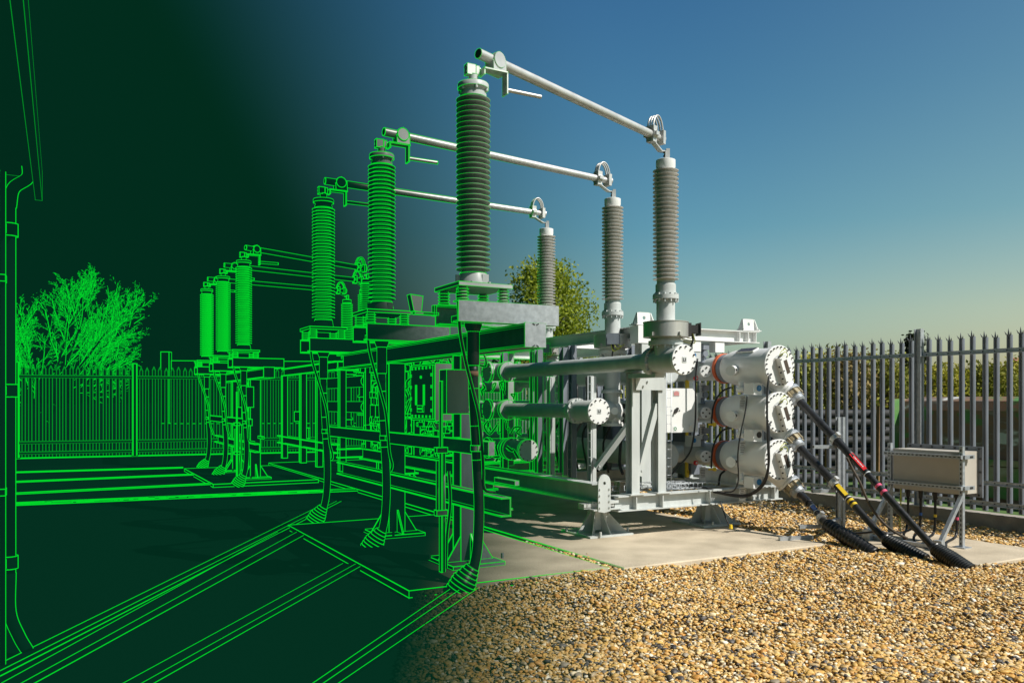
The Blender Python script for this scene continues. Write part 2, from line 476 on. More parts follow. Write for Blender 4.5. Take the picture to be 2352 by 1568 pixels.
def pale(m, p, d, nr, z0, z1, fine=True):
    """one W-section steel pale with a three pronged tip"""
    w = .036
    if fine:
        front = [(-w, -.016), (-w+.004, .002), (-w*.62, .017), (-w*.22, .017), (0, .006), (w*.22, .017), (w*.62, .017), (w-.004, .002), (w, -.016)]
        back = [(u, v-.004) for u, v in front][::-1]
        poly = [p+d*u+nr*v+Z*z0 for u, v in front+back]
        ln = m.lines; m.lines = False
        m.prism(poly, Z*(z1-.075-z0))
        zt = z1-.075
        for u0, u1, tip, hh in ((-w, -w*.4, -w*1.15, .04), (-w*.4, w*.4, -w*.05, .085), (w*.4, w, w*1.2, .05)):
            b0 = p+d*u0+nr*.01+Z*zt; b1 = p+d*u1+nr*.01+Z*zt; t = p+d*tip+nr*(.018 if abs(tip) < w else .03)+Z*(zt+hh)
            m.prism([b0, b1, t], nr*.004)
        m.lines = ln
    else:
        ln = m.lines; m.lines = False
        poly = [p+d*u+Z*z for u, z in ((-w, z0), (w, z0), (w, z1-.09), (w*1.15, z1-.05), (w*.5, z1-.07), (0, z1), (-w*.5, z1-.07), (-w*1.15, z1-.05), (-w, z1-.09))]
        m.prism(poly, nr*.016)
        m.lines = ln
    if hl(p) > .03:
        for sgn in (-1, 1): m.L([p+d*(w*sgn)+nr*.018+Z*z0, p+d*(w*sgn)+nr*.018+Z*(z1-.09)], False, 1.0)
        m.L([p+d*-w+nr*.018+Z*(z1-.09), p+nr*.018+Z*z1, p+d*w+nr*.018+Z*(z1-.09)], False, 1.15)

def fence(name, label, P, d, nr, posts, ends, mt, fine):
    th = thing(name, label, 'fence', P+d*ends[0], 'palisade fences')
    st = [ends[0]]+[q for q in posts]+[ends[1]]
    for i in range(len(st)-1):
        a, b = st[i], st[i+1]
        m = MB(); m.dim = True; m.lines = True
        k = int((b-a-.1)/.15)
        for q in range(k):
            s = a+.1+(b-a-.1)*(q+.3)/k+.006*math.sin(q*2.7+i)
            pale(m, P+d*s+nr*.055, (d+Z*.012*math.sin(q*5.1+2*i)).normalized(), -nr if False else nr, .235, 2.565+.018*math.sin(q*1.7+i*2), fine)
        part('pale_panel', m, M[mt], th)
        m = MB()
        for zc in (2.30, .60, .335):
            m.dim = not fine
            m.obox(P+d*((a+b)/2)+nr*.088+Z*zc, d*((b-a)/2-.04), nr*.004, Z*.028)
            m.lines = False
            m.obox(P+d*((a+b)/2)+nr*.112+Z*(zc-.025), d*((b-a)/2-.04), nr*.022, Z*.004)
            m.lines = True
        ln = m.lines; m.lines = False
        m.m = 1
        for q in range(k):
            s = a+.1+(b-a-.1)*(q+.3)/k
            for zc in (2.30, .60, .335): m.cyl(P+d*s+nr*.09+Z*zc, P+d*s+nr*.098+Z*zc, .009, None, 6)
        m.lines = ln
        part('rail', m, [M['galv'], M['dark']], th)
    for q in posts:
        m = MB(); m.ibeam(P+d*q+Z*.2+nr*.1, P+d*q+Z*2.66+nr*.1, .1, .08, .008, .007, up=d)
        m.lines = False; m.obox(P+d*q+Z*.21+nr*.1, d*.08, nr*.08, Z*.008); m.lines = True
        part('post', m, M['galv'], th)
fence('palisade_fence', 'grey steel palisade fence running along the right behind the junction box', FP, FD, V((-FD.y, FD.x, 0)), [1.35+2.75*k for k in range(6)], (-1.4, 17.0), 'galvd', True)
fence('palisade_fence', 'green outlined palisade fence across the rear left beyond the far switchgear', RP, RD, V((RD.y, -RD.x, 0)), [-5+2.75*k for k in range(-1, 3)], (-8.6, 3.3), 'galvd', False)

# ------------------------------------------------------------------ building at the left edge
WC = V((-3.335, 5.4, 0))
m = MB()
p = WC
th = thing('brick_building', 'dark green outlined building corner with eaves at the far left edge', 'building', WC)
m = MB(); m.obox(WC-A*2.0-B*1.5+Z*1.56, A*2.0, B*1.5, Z*1.56); part('wall', m, M['wall'], th)
m = MB(); m.dim = True; m.K = .0004; e0 = WC+A*.1+B*.17+Z*3.13
m.obox(e0-A*2.1-B*1.6+Z*.11, A*2.15, B*1.62, Z*.07)
part('roof', m, M['wall'], th)
m = MB(); m.dim = True; m.K = .0004; m.obox(e0-A*2.1+B*.04-Z*.01, A*2.15, B*.02, Z*.10); part('fascia', m, M['white'], th)
dp = thing('drainpipe', 'round downpipe with brackets and a kicked out shoe on the building corner', 'pipe', WC-A*.12+B*.06)
m = MB(); q = WC-A*.13+B*.055
m.tube([q+Z*2.98, q+Z*.55], .032, 10)
m.tube(bez([q+Z*.55, q+Z*.3, q+Z*.14+B*.05, q+Z*.05+B*.10-A*.05]), .034, 10)
part('pipe', m, M['paint'], dp)
for zc in (2.75, 1.72, .62):
    m = MB(); m.cyl(q+Z*(zc-.04), q+Z*(zc+.04), .045, None, 10); m.obox(q-B*.03+Z*zc, A*.06, B*.012, Z*.025); part('bracket', m, M['paint'], dp)
m = MB(); m.tube(bez([q+Z*3.2+B*.1, q+Z*3.1+B*.1, q+Z*3.02+B*.02, q+Z*2.9]), .036, 10); part('elbow', m, M['paint'], dp)
dp2 = thing('conduit', 'thin upright conduit fixed to the wall beside the downpipe', 'conduit', WC-A*.42+B*.03)
m = MB(); q2 = WC-A*.42+B*.03; m.tube([q2+Z*.05, q2+Z*3.05], .016, 8)
for zc in (2.4, 1.1): m.obox(q2+Z*zc, A*.04, B*.018, Z*.02)
part('pipe', m, M['paint'], dp2)
# warehouse far behind the rear fence
m = MB(); Y = 62
wa = U(378, 828, Y); wb = U(1020, 838, Y); ex = V((1, .1, 0)).normalized()
hgt = wa.z; L_ = 30
th = thing('warehouse', 'distant flat roofed warehouse with a stub chimney outlined beyond the rear fence', 'building', V((wa.x, Y, 0)))
m.obox(V((wa.x, Y, 0))+ex*(L_/2)+Z*(hgt/2)+V((0, 5, 0)), ex*(L_/2), V((-.1, 1, 0)).normalized()*5, Z*(hgt/2)); part('wall', m, M['wall'], th)
m = MB(); m.obox(V((wa.x-.3, Y+1, hgt*.5+.35)), ex*.3, V((-.1, 1, 0)).normalized()*.3, Z*(hgt*.5+.35)); part('chimney', m, M['wall'], th)
# small green outlined post box in the far yard
th = thing('meter_post', 'slim outlined post with two small boxes in front of the rear fence', 'post', G(690, 1060))
q = G(690, 1060); sc_ = q.y/F
m = MB(); m.tube([q, q+Z*(112*sc_)], .035, 8); part('pole', m, M['galv'], th)
for dx, dy, w_, h_ in ((-4, 104, 15, 22), (13, 66, 17, 24)):
    m = MB(); m.obox(q+V((dx*sc_, -.05, dy*sc_)), V((w_*sc_/2, 0, 0)), V((0, .06, 0)), Z*(h_*sc_/2)); part('box', m, M['paint'], th)
# ------------------------------------------------------------------ the cable side of a bay (near one, and the one behind it)
def sealing_end(a, label, near, nseg):
    o = W(a, 0, 2.485)
    th = thing('cable_sealing_end', label, 'insulator', o, 'cable sealing ends on the steel stands')
    for da in (-.19, .19):
        for db in (-.19, .19):
            m = MB(); b = o+A*da+B*db
            pr = []
            for k in range(4):
                pr += [(.03, .008+k*.026), (.05, .018+k*.026)]
            m.lathe(b, Z, [(.045, 0), (.045, .008)]+pr+[(.03, .112), (.036, .112), (.036, .12)], 14, [3, 5, 7, 9])
            part('post_insulator', m, M['porcg'], th)
    m = MB(); m.box(o+Z*.136, .5, .5, .032); m.bolts(o+Z*.152, Z, .2, 8, .013, .02); part('base_plate', m, M['paint'], th)
    m = MB(); m.lathe(o+Z*.152, Z, [(.165, 0), (.165, .012), (.13, .02), (.115, .11), (.1, .13)], nseg, [0, 3]); m.lines = False
    for k in range(3): m.obox(o+A*(.13*math.cos(k*2.1+.6))+B*(.13*math.sin(k*2.1+.6))+Z*.2, A*.008, B*.03, Z*.045)
    part('base_flange', m, M['paint'], th)
    m = MB(); pr = [(.098, .27)]; N = 34; p0 = .275; pit = (4.255-2.485-.275)/N
    for k in range(N):
        z = p0+k*pit
        pr += [(.100, z+.004), (.100, z+pit*.30), (.1455, z+pit*.42), (.147, z+pit*.54), (.104, z+pit*.93)]
    pr.append((.098, p0+N*pit))
    rg = [1+5*k+3 for k in range(N)]
    m.lathe(o, Z, pr, nseg, [], False)
    for k in rg: m.ring(o+Z*pr[k][1], Z, pr[k][0], nseg, .6 if a < 1 else .95)
    if a > 1:
        for k in range(N): m.ring(o+Z*(p0+k*pit+pit*.12), Z, .103, nseg, .8 if near else .5)
        m.dim = False
    part('porcelain', m, M['porcg'], th)
    m = MB(); zt = 4.255-2.485
    m.lathe(o+Z*zt, Z, [(.113, 0), (.113, .03), (.105, .035), (.105, .06), (.133, .075), (.133, .112), (.128, .118), (.04, .125), (.04, .20)], nseg, [0, 4, 6, 8])
    m.bolts(o+Z*(zt+.05), Z, .12, 6, .014, .03)
    part('top_cap', m, M['paint'], th)
    m = MB(); c = o+Z*(zt+.235)
    m.obox(c-B*.03, A*.032, B*.04, Z*.045); m.obox(c+B*.032, A*.028, B*.016, Z*.04); m.lines = False
    for k in (-1, 1):
        for j in (-1, 1): m.cyl(c-B*.075+A*.018*k+Z*.022*j, c+B*.06+A*.018*k+Z*.022*j, .008, None, 6)
    part('terminal_clamp', m, M['alu'], th)
    return th

def busbar(a, R_top, label, near):
    """tube from the top of a sealing end to the top of a bushing"""
    o = W(a, 0, 4.49+.02)
    s = o+A*.0+B*.16+Z*.115
    e = V(R_top)+V((-.07, -.02, .235)); d = (e-s).normalized(); sd = d.cross(Z).normalized(); up = sd.cross(d)
    th = thing('busbar_tube', label, 'busbar', o, 'tubular busbars between insulators')
    r = .043
    s2 = s-d*.02
    m = MB(); m.cyl(s2+d*.14, e-d*.17, r, None, 18); part('tube', m, M['alu'], th)
    m = MB(); m.cyl(s2-d*.12, s2+d*.03, .043, None, 16); m.m = 1; m.lines = False; m.cyl(s2-d*.123, s2-d*.11, .036, None, 14); part('end_tube', m, [M['alu'], M['dark']], th)
    # knuckle: round cheek plates with a triangular saddle
    m = MB(); kc = s2+d*.09
    m.cyl(kc-sd*.06, kc-sd*.02, .068, None, 20); m.cyl(kc+sd*.02, kc+sd*.06, .068, None, 20)
    m.prism([kc+d*-.07-up*.11-sd*.052, kc+d*.09-up*.11-sd*.052, kc+d*.08+up*.02-sd*.052, kc-d*.0+up*.075-sd*.052, kc-d*.075-up*.02-sd*.052], sd*.104)
    m.m = 1
    m.lines = False
    for k in (-1, 0, 1): m.cyl(kc-sd*.054+d*(.04-.012*k)+up*(.045*k), kc-sd*.062+d*(.04-.012*k)+up*(.045*k), .012, None, 8)
    part('knuckle', m, [M['alu'], M['dark']], th)
    # bracket strap and earthing peg
    m = MB(); b0 = o+B*.065+A*-.05
    def strap(p, q, w, t): m.bar(p, q, w, t)
    bz = kc.z-.125
    m.obox(V((b0.x, b0.y, (b0.z-.06+bz)/2)), A*.045, B*.006, Z*((bz-b0.z+.06)/2+.006))
    q1 = V((b0.x, b0.y, bz)); q2 = q1+B*.22
    m.obox((q1+q2)/2, A*.05, (q2-q1)/2, Z*.006)
    m.obox(q2-Z*.09, A*.045, B*.006, Z*.094)
    part('bracket', m, M['alu'], th)
    m = MB(); m.cyl(q2-Z*.135, q2-Z*.135+B*.36, .018, None, 12); part('earthing_peg', m, M['alu'], th)
    # expansion joint at the far end
    m = MB(); c1 = e-d*.16
    m.cyl(c1-d*.035, c1+d*.035, .066, None, 16); m.obox(c1+up*.055, d*.035, sd*.05, up*.035); m.obox(c1-up*.055, d*.035, sd*.045, up*.03); m.obox(c1, d*.03, sd*.085, up*.02)
    part('clamp', m, M['alu'], th)
    m = MB(); m.cyl(c1, e+d*.02, .04, None, 14); m.obox(e+d*.0, d*.022, sd*.065, up*.075); m.cyl(e+d*.02, e+d*.055, .05, None, 14); part('end_block', m, M['alu'], th)
    for k in (-1, 0, 1):
        m = MB(); pts = []
        for i in range(13):
            t = PI*i/12
            pts.append((c1-d*.02)*.5+(e+d*.01)*.5+d*(-.095*math.cos(t))+Z*(.17*math.sin(t)+.05)+sd*(.034*k))
        m.tube(pts, .0105, 8); part('expansion_loop', m, M['alu'], th)
    m = MB(); tp = V(R_top)
    pl = bez([c1+d*.03-up*.075, e-d*.04-up*.115, e+d*.02-up*.14]); hb = e+d*.02-up*.14
    for i in range(len(pl)-1): m.bar(pl[i], pl[i+1], .06, .012, lines=False)
    m.L(pl, False); 
    zt = V((tp.x-.005, tp.y, hb.z))
    m.bar(hb, zt+(zt-hb).normalized()*.006, .06, .012)
    m.obox(V((zt.x, zt.y, (zt.z+tp.z)/2)), V((.006, 0, 0)), V((0, .04, 0)), Z*((zt.z-tp.z)/2))
    m.obox(V((zt.x+.025, zt.y, tp.z+.07)), V((.02, 0, 0)), V((0, .035, 0)), Z*.05)
    m.m = 1; m.lines = False
    for i in (-1, 1):
        for j in (0, 1): m.cyl(V((zt.x-.004, zt.y+.018*i, tp.z+.05+.04*j)), V((zt.x-.018, zt.y+.018*i, tp.z+.05+.04*j)), .01, None, 6)
    part('terminal_bracket', m, [M['alu'], M['dark']], th)
    return th

def boot(m, p0, p1, r0, r1, k=8, n=14, rib=.006, flat=False):
    """ribbed duct boot narrowing to the cable"""
    d = (p1-p0); L = d.length; pr = [(r0*.9, 0)]
    for i in range(k):
        t0 = (i+.15)/k; t1 = (i+.85)/k
        ra = r0+(r1-r0)*min(1, t0*1.9); rb = r0+(r1-r0)*min(1, t1*1.9)
        pr += [(ra, L*t0), (ra+rib, L*(t0+.12/k)), (rb+rib, L*(t1-.12/k)), (rb, L*t1)]
    pr.append((r1, L))
    m.lathe(p0, d, pr, n, [2+4*i for i in range(k)], True)

def stand_bay(off, near):
    """steel stand, three sealing ends, three cables, earth wires, cabinets"""
    ns = 32 if near == 0 else 20
    where = 'near' if near == 0 else 'far'
    seq = ('nearest', 'middle', 'rear')
    desc_n = ('largest grey green ribbed sealing end, half green outline, nearest on the stand', 'bright green outlined sealing end, second back on the near stand', 'bright green outlined sealing end, third back on the near stand')
    desc_f = ('frontmost small outlined sealing end on the far stand beyond the yard', 'middle small outlined sealing end on the far stand beyond the yard', 'leftmost small outlined sealing end on the far stand beyond the yard')
    for i in range(3): sealing_end(off+2.31*i, (desc_n if near == 0 else desc_f)[i], near, ns)
    th = thing('steel_stand', ('galvanised steel stand carrying the near sealing ends, its left half green outline' if near == 0 else 'green outlined steel stand carrying the far sealing ends'), 'steel stand', W(off+1.9, .4, .065))
    m = MB(); m.ibeam(W(off-.365, .4, 2.21), W(off+5.0, .4, 2.21), .2, .2, .014, .012)
    part('main_beam', m, M['galvd'], th)
    m = MB(); m.box(W(off-.372, .4, 2.21), .012, .204, .204); m.m = 1; m.lines = False
    for sz in (-1, 1):
        for k in (-1, 1):
            m.bar(W(off-.380, .4+.008*k, 2.21+.085*sz), W(off-.380, .4+.03*k, 2.21+.098*sz), .004, .008)
    part('end_plate', m, [M['galv'], M['dark']], th)
    for i in range(3):
        a = off+2.31*i
        for da in (-.19, .19):
            m = MB(); m.chan(W(a+da-(.05 if da < 0 else -.05), -.25, 2.398), W(a+da-(.05 if da < 0 else -.05), .715, 2.398), .174, .1, .008, -1 if da < 0 else 1)
            part('cross_beam', m, M['galv'], th)
        m = MB(); m.box(W(a, -.12, 2.36), .26, .05, .05); m.box(W(a, .2, 2.36), .26, .05, .05); part('tie_bar', m, M['galv'], th)
    for a in (.985, 2.99):
        m = MB(); m.ibeam(W(off+a, .4, .1), W(off+a, .4, 2.105), .19, .2, .014, .012, up=A); part('column', m, M['galvd'], th)
        m = MB(); m.box(W(off+a, .4, .0825), .6, .55, .035); m.bolts(W(off+a, .4, .1), Z, .36, 4, .016, .05, .9)
        for k in (-1, 1):
            m.prism([W(off+a+.1*k, .4, .1), W(off+a+.28*k, .4, .1), W(off+a+.1*k, .4, .36)], B*.014)
            for j in (-1, 1):
                m.prism([W(off+a+.09*j, .4+.1*k, .1), W(off+a+.09*j, .4+.25*k, .1), W(off+a+.09*j, .4+.1*k, .34)], A*.012)
        part('base_plate', m, M['galv'], th)
        m = MB(); m.bar(W(off+a-.04, .12, 1.25), W(off+a-.04, .32, 1.25), .06, .1); part('arm', m, M['galv'], th)
    m = MB(); m.bar(W(off-.15, .1, 1.25), W(off+4.75, .1, 1.25), .06, .12); part('cleat_rail', m, M['galv'], th)
    m = MB(); m.chan(W(off-.18, .27, .75), W(off+4.6, .27, .75), .16, .09, .008, -1); part('lower_channel', m, M['galv'], th)
    m = MB(); m.bar(W(off-.18, .33, .95), W(off+.2, .33, .95), .04, .04, ); part('cross_tie', m, M['galv'], th)
    # cables
    lab = (('thick black cable dropping from the largest sealing end to a ribbed boot', 'outlined cable dropping from the second sealing end of the near stand', 'outlined cable dropping from the third sealing end of the near stand') if near == 0 else
           ('outlined cable under the frontmost far sealing end', 'outlined cable under the middle far sealing end', 'outlined cable under the leftmost far sealing end'))
    for i in range(3):
        a = off+2.31*i; o = W(a, 0, 0)
        ck = thing('power_cable', lab[i], 'cable', o, 'cables dropping from the sealing ends')
        m = MB(); m.lathe(W(a, 0, 2.47), -Z, [(.06, 0), (.06, .12), (.075, .13), (.075, .17), (.058, .215), (.052, .22)], 16, [2, 5]); part('gland', m, M['black'], ck)
        m = MB(); m.lathe(W(a, 0, 2.25), -Z, [(.052, 0), (.052, .27), (.047, .29)], 16, [0, 2]); m.m = 0; part('heat_shrink_sleeve', m, M['black'], ck)
        pts = bez([W(a, 0, 1.96), W(a, .005, 1.7), W(a, .03, 1.25), W(a, .055, .75), W(a, .04, .4), W(a, .0, .2)], 5)
        m = MB(); m.tube(pts, .042, 14)
        for q in (4, 8, 11): m.ring(pts[q], (pts[q+1]-pts[q-1]), .043, 14)
        part('sheath', m, M['black'], ck)
        if near == 0:
            m = MB(); m.lines = False; m.tube([pts[1], pts[2]], .0435, 14); part('phase_band', m, M['brick'], ck)
        m = MB(); m.box(W(a, .07, 1.25), .11, .1, .05); m.cyl(W(a, .032, 1.225), W(a, .032, 1.275), .052, None, 14); part('cleat', m, M['alu'], ck)
        m = MB(); boot(m, W(a, .0, .235), W(a+.05, -.13, .012), .05, .105, 7)
        part('duct_boot', m, M['rubber'], ck)
        e = thing('earth_wire', ('thin earth wire looping from the base of the %s to its cable' % (('largest sealing end', 'second sealing end', 'third sealing end') if near == 0 else ('frontmost far sealing end', 'middle far sealing end', 'leftmost far sealing end'))[i]), 'wire', o, 'earth wires of the sealing ends')
        w = bez([W(a-.1, -.16, 2.64), W(a-.16, -.22, 2.56), W(a-.19, -.225, 2.4), W(a-.17, -.2, 2.2), W(a-.08, -.1, 1.95), W(a-.05, -.02, 1.72), W(a-.06, .03, 1.5), W(a-.05, .07, 1.1)]+([W(a+.0, .12, .95), W(a+.3, .2, .85), W(a+.7, .24, .85)] if i != 0 else [W(a-.03, .09, .9), W(a-.02, .2, .86)]), 4)
        m = MB(); m.tube(w, .0125, 8); part('wire_run', m, M['black'], e)
    # operating pole beside the front column
    po = V((-.66, 7.69, 0))+A*off
    pl = thing('cable_riser', ('upright riser of cables and conduit in front of the first column of the %s stand' % where), 'riser', po)
    m = MB(); m.bar(po+Z*.07, po+Z*1.84, .05, .012, up=B); m.tube([po+B*.03+Z*.07, po+B*.03+Z*1.2], .013, 6); m.tube([po-B*.035+Z*.6, po-B*.035+Z*1.1], .012, 6); part('strut', m, M['galv'], pl)
    
    for zc in (.62, 1.2):
        m = MB(); m.obox(po+Z*zc, A*.03, B*.055, Z*.025); part('cleat', m, M['galv'], pl)
    m = MB(); m.tube(bez([po+B*.07+Z*1.0-A*.02, po+B*.085+Z*.7-A*.02, po+B*.06+Z*.4, po+B*.05+Z*.1]), .012, 6); part('conduit', m, M['black'], pl)
    # cabinets
    cb = thing('control_cabinet', ('outlined cabinet with bolted door and tall U shaped handle behind the %s stand' % where), 'cabinet', V((-.95, 9.25, 1.3))+A*off)
    c = V((-1.0, 9.32, 1.755))+A*off
    m = MB(); m.box(c+B*.1, .68, .2, .63); part('body', m, M['paint'], cb)
    m = MB(); m.box(c-B*.012, .64, .02, .59)
    for i in range(6):
        for z in (-.27, .27): m.obox(c-B*.026+A*(-.26+.104*i)+Z*z, A*.008, B*.006, Z*.01)
    for i in range(4):
        for sx in (-1, 1): m.obox(c-B*.026+A*(.3*sx)+Z*(-.2+.13*i), A*.009, B*.006, Z*.012)
    m.cyl(c-B*.024+Z*.17, c-B*.034+Z*.17, .012, None, 8)
    part('door', m, M['paint'], cb)
    m = MB()
    for sx in (-1, 1): m.box(c-B*.032+A*(.115*sx)-Z*.03, .05, .012, .24, lines=False); m.m = 1; m.box(c-B*.04+A*(.115*sx)-Z*.03, .052, .006, .23, lines=False); m.m = 0
    m.box(c-B*.032-Z*.185, .15, .02, .07); m.m = 1; m.box(c-B*.044-Z*.185, .13, .004, .02, lines=False)
    part('handle', m, [M['paint'], LINE], cb)
    mc = thing('marshalling_box', ('plain square cabinet on the front column of the %s stand' % where), 'cabinet', V((-.5, 7.78, 1.5))+A*off)
    c = V((-.515, 7.78, 1.742))+A*off
    m = MB(); m.box(c, .16, .29, .41); part('body', m, M['paint'], mc)
    m = MB(); m.box(c-A*.084, .008, .27, .39, lines=False); part('door', m, M['paint'], mc)
stand_bay(0, 0)
fl = thing('floodlight', 'outlined floodlight head on the rear beam beside the largest sealing end', 'lamp', W(.22, -.3, 2.5))
m = MB(); q = W(.24, -.42, 2.53); m.prism([q-B*.03-Z*.1, q+B*.04-Z*.11, q+B*.055+Z*.03, q-B*.06+Z*.04], A*.08); part('housing', m, M['paint'], fl)
m = MB(); m.box(W(.24, -.34, 2.41), .05, .22, .02); m.box(W(.24, -.26, 2.44), .05, .02, .09); part('bracket', m, M['galv'], fl)
stand_bay(D, 1)
# ------------------------------------------------------------------ the switchgear on its raised skid
S0 = V((.985, 9.5, 0))
def K(a, b, z=0.): return S0+A*a+B*b+Z*z
RP_ = [V((1.70, 9.15, 0)), V((1.325, 10.9, 0)), V((.532, 12.8, 0))]
ZD = [2.10, 1.53, .95]

def bushing(p, label, near, foot):
    o = V((p.x, p.y, 2.35)); ns = 28 if near else 16
    th = thing('bushing', label, 'insulator', o, 'bushings of the switchgear')
    b = V((p.x, p.y, 0))
    m = MB(); N = 27; z0 = 2.975; pit = (4.215-z0)/N; pr = [(.095, z0)]
    for k in range(N):
        z = z0+k*pit
        pr += [(.098, z+.004), (.100, z+pit*.42), (.141, z+pit*.50), (.1425, z+pit*.60), (.104, z+pit*.86)]
    pr.append((.095, 4.215))
    m.lathe(b, Z, pr, ns, [], False)
    for k in range(N): m.ring(b+Z*pr[1+5*k+3][1], Z, pr[1+5*k+3][0], ns, .9)
    part('porcelain', m, M['porc'], th)
    m = MB(); m.lathe(b+Z*4.215, Z, [(.098, 0), (.107, .025), (.107, .098), (.10, .102)], ns); part('top_cap', m, M['white'], th)
    m = MB(); m.lathe(b+Z*2.854, Z, [(.112, 0), (.112, .085), (.098, .1), (.098, .124)], ns, [0, 1]); part('collar', m, M['paint'], th)
    m = MB(); m.lathe(b+Z*2.775, Z, [(.1, 0), (.1, .002), (.143, .004), (.143, .05), (.12, .052), (.12, .079)], ns, [2, 3]); m.bolts(b+Z*2.775, -Z, .128, 12, .011, .03); m.bolts(b+Z*2.825, Z, .128, 12, .010, .018); part('flange', m, M['paint'], th)
    m = MB(); m.cyl(b+Z*2.52, b+Z*2.776, .102, None, ns); part('pipe', m, M['paint'], th)
    m = MB(); m.lathe(b+Z*2.35, Z, [(.19, 0), (.19, .006), (.246, .008), (.246, .168), (.252, .17), (.252, .178), (.11, .18)], 40, [2, 5])
    m.lines = False
    for t in (2.4, 3.9, 5.2): m.obox(b+Z*2.385+V((math.cos(t), math.sin(t), 0))*.255, V((math.cos(t), math.sin(t), 0))*.015, V((-math.sin(t), math.cos(t), 0))*.02, Z*.02)
    part('current_transformer', m, M['steel'], th)
    if near:
        td = (B*.9-A*.35).normalized() if p is RP_[0] else -B*.55-A*.8
        td = td.normalized(); ts = td.cross(Z)
        m = MB(); c = b+Z*2.45+td*.30
        m.obox(c, td*.07, ts*.06, Z*.045); m.obox(c+td*.075, td*.006, ts*.075, Z*.07); m.obox(b+Z*2.44+td*.245, td*.02, ts*.09, Z*.075)
        part('terminal_box', m, M['dark'] if p is RP_[0] else M['galvd'], th)
        m = MB(); m.lines = False
        for k in range(3):
            m.tube(bez([c+ts*(.03*k-.03)-Z*.04, c+td*(.03)+ts*(.05*k-.1)-Z*(.09+.03*k), c-td*.1+ts*(.04*k-.15)-Z*(.06+.03*k), c-td*.18-ts*.1-Z*.1]), .006, 5)
        part('earth_lead', m, M['wire'], th)
        m = MB(); m.tube(bez([c-Z*.04, c-Z*.13+td*.01, c-Z*.25-td*.05, c-Z*.36-td*.12-ts*.1]), .010, 6); part('cable', m, M['black'], th)
    # neck, pipe and foot below the transformer ring
    m = MB(); m.lathe(b+Z*2.27, Z, [(.15, 0), (.19, .002), (.19, .05), (.165, .055), (.165, .08)], ns, [1]); m.bolts(b+Z*2.27, -Z, .165, 12, .012, .03); part('neck_flange', m, M['paint'], th)
    if foot < 2.0:
        m = MB(); m.cyl(b+Z*foot, b+Z*2.27, .105, None, ns)
        m.lathe(b+Z*(foot+.23), Z, [(.105, 0), (.15, .002), (.15, .03), (.14, .03), (.14, .045), (.105, .047)], ns, [1])
        part('lower_pipe', m, M['paint'], th)
        m = MB(); m.lathe(b+Z*(foot-.2), Z, [(.15, 0), (.15, .035), (.105, .04), (.115, .1), (.115, .3)], ns, [0, 1]); m.cyl(b+Z*foot-A*.05-B*.05, b+Z*foot-A*.19-B*.1, .05, None, 10); m.cyl(b+Z*foot, b+Z*foot+B*.19-A*.05, .06, None, 12); m.cyl(b+Z*(foot-.07)-A*.1, b+Z*(foot-.1)-A*.2, .03, None, 10)
        m.bolts(b+Z*(foot-.165), Z, .13, 10, .011, .02)
        m.ball(b+Z*foot, .15, 16)
        part('elbow', m, M['white'], th)
    return th
bl = ('taupe ribbed bushing nearest, over the round duct end cap', 'taupe ribbed bushing in the middle with yellow green wires at its collar', 'taupe ribbed bushing farthest, in front of the spring green tree')
for i in range(3): bushing(RP_[i], bl[i], True, (9, 1.53, .95)[i])
bl = ('outlined bushing behind the second sealing end on the right of the far bay', 'outlined far bushing glimpsed between two near sealing ends', 'outlined far bushing farthest back beside the third near sealing end')
for i in range(3): bushing(RP_[i]+A*D, bl[i], False, (9, 1.53, .95)[i])
bn = ('highest thick aluminium tube from the largest sealing end to the nearest bushing', 'middle aluminium tube passing behind the largest sealing end', 'lowest of the near aluminium tubes ending above the farthest bushing')
bf = ('frontmost thin outlined tube in the far bay', 'middle thin outlined tube in the far bay', 'lowest thin outlined tube in the far bay')
for i in range(3):
    busbar(2.31*i, RP_[i]+Z*4.317, bn[i], True)
    busbar(D+2.31*i, RP_[i]+A*D+Z*4.317, bf[i], False)

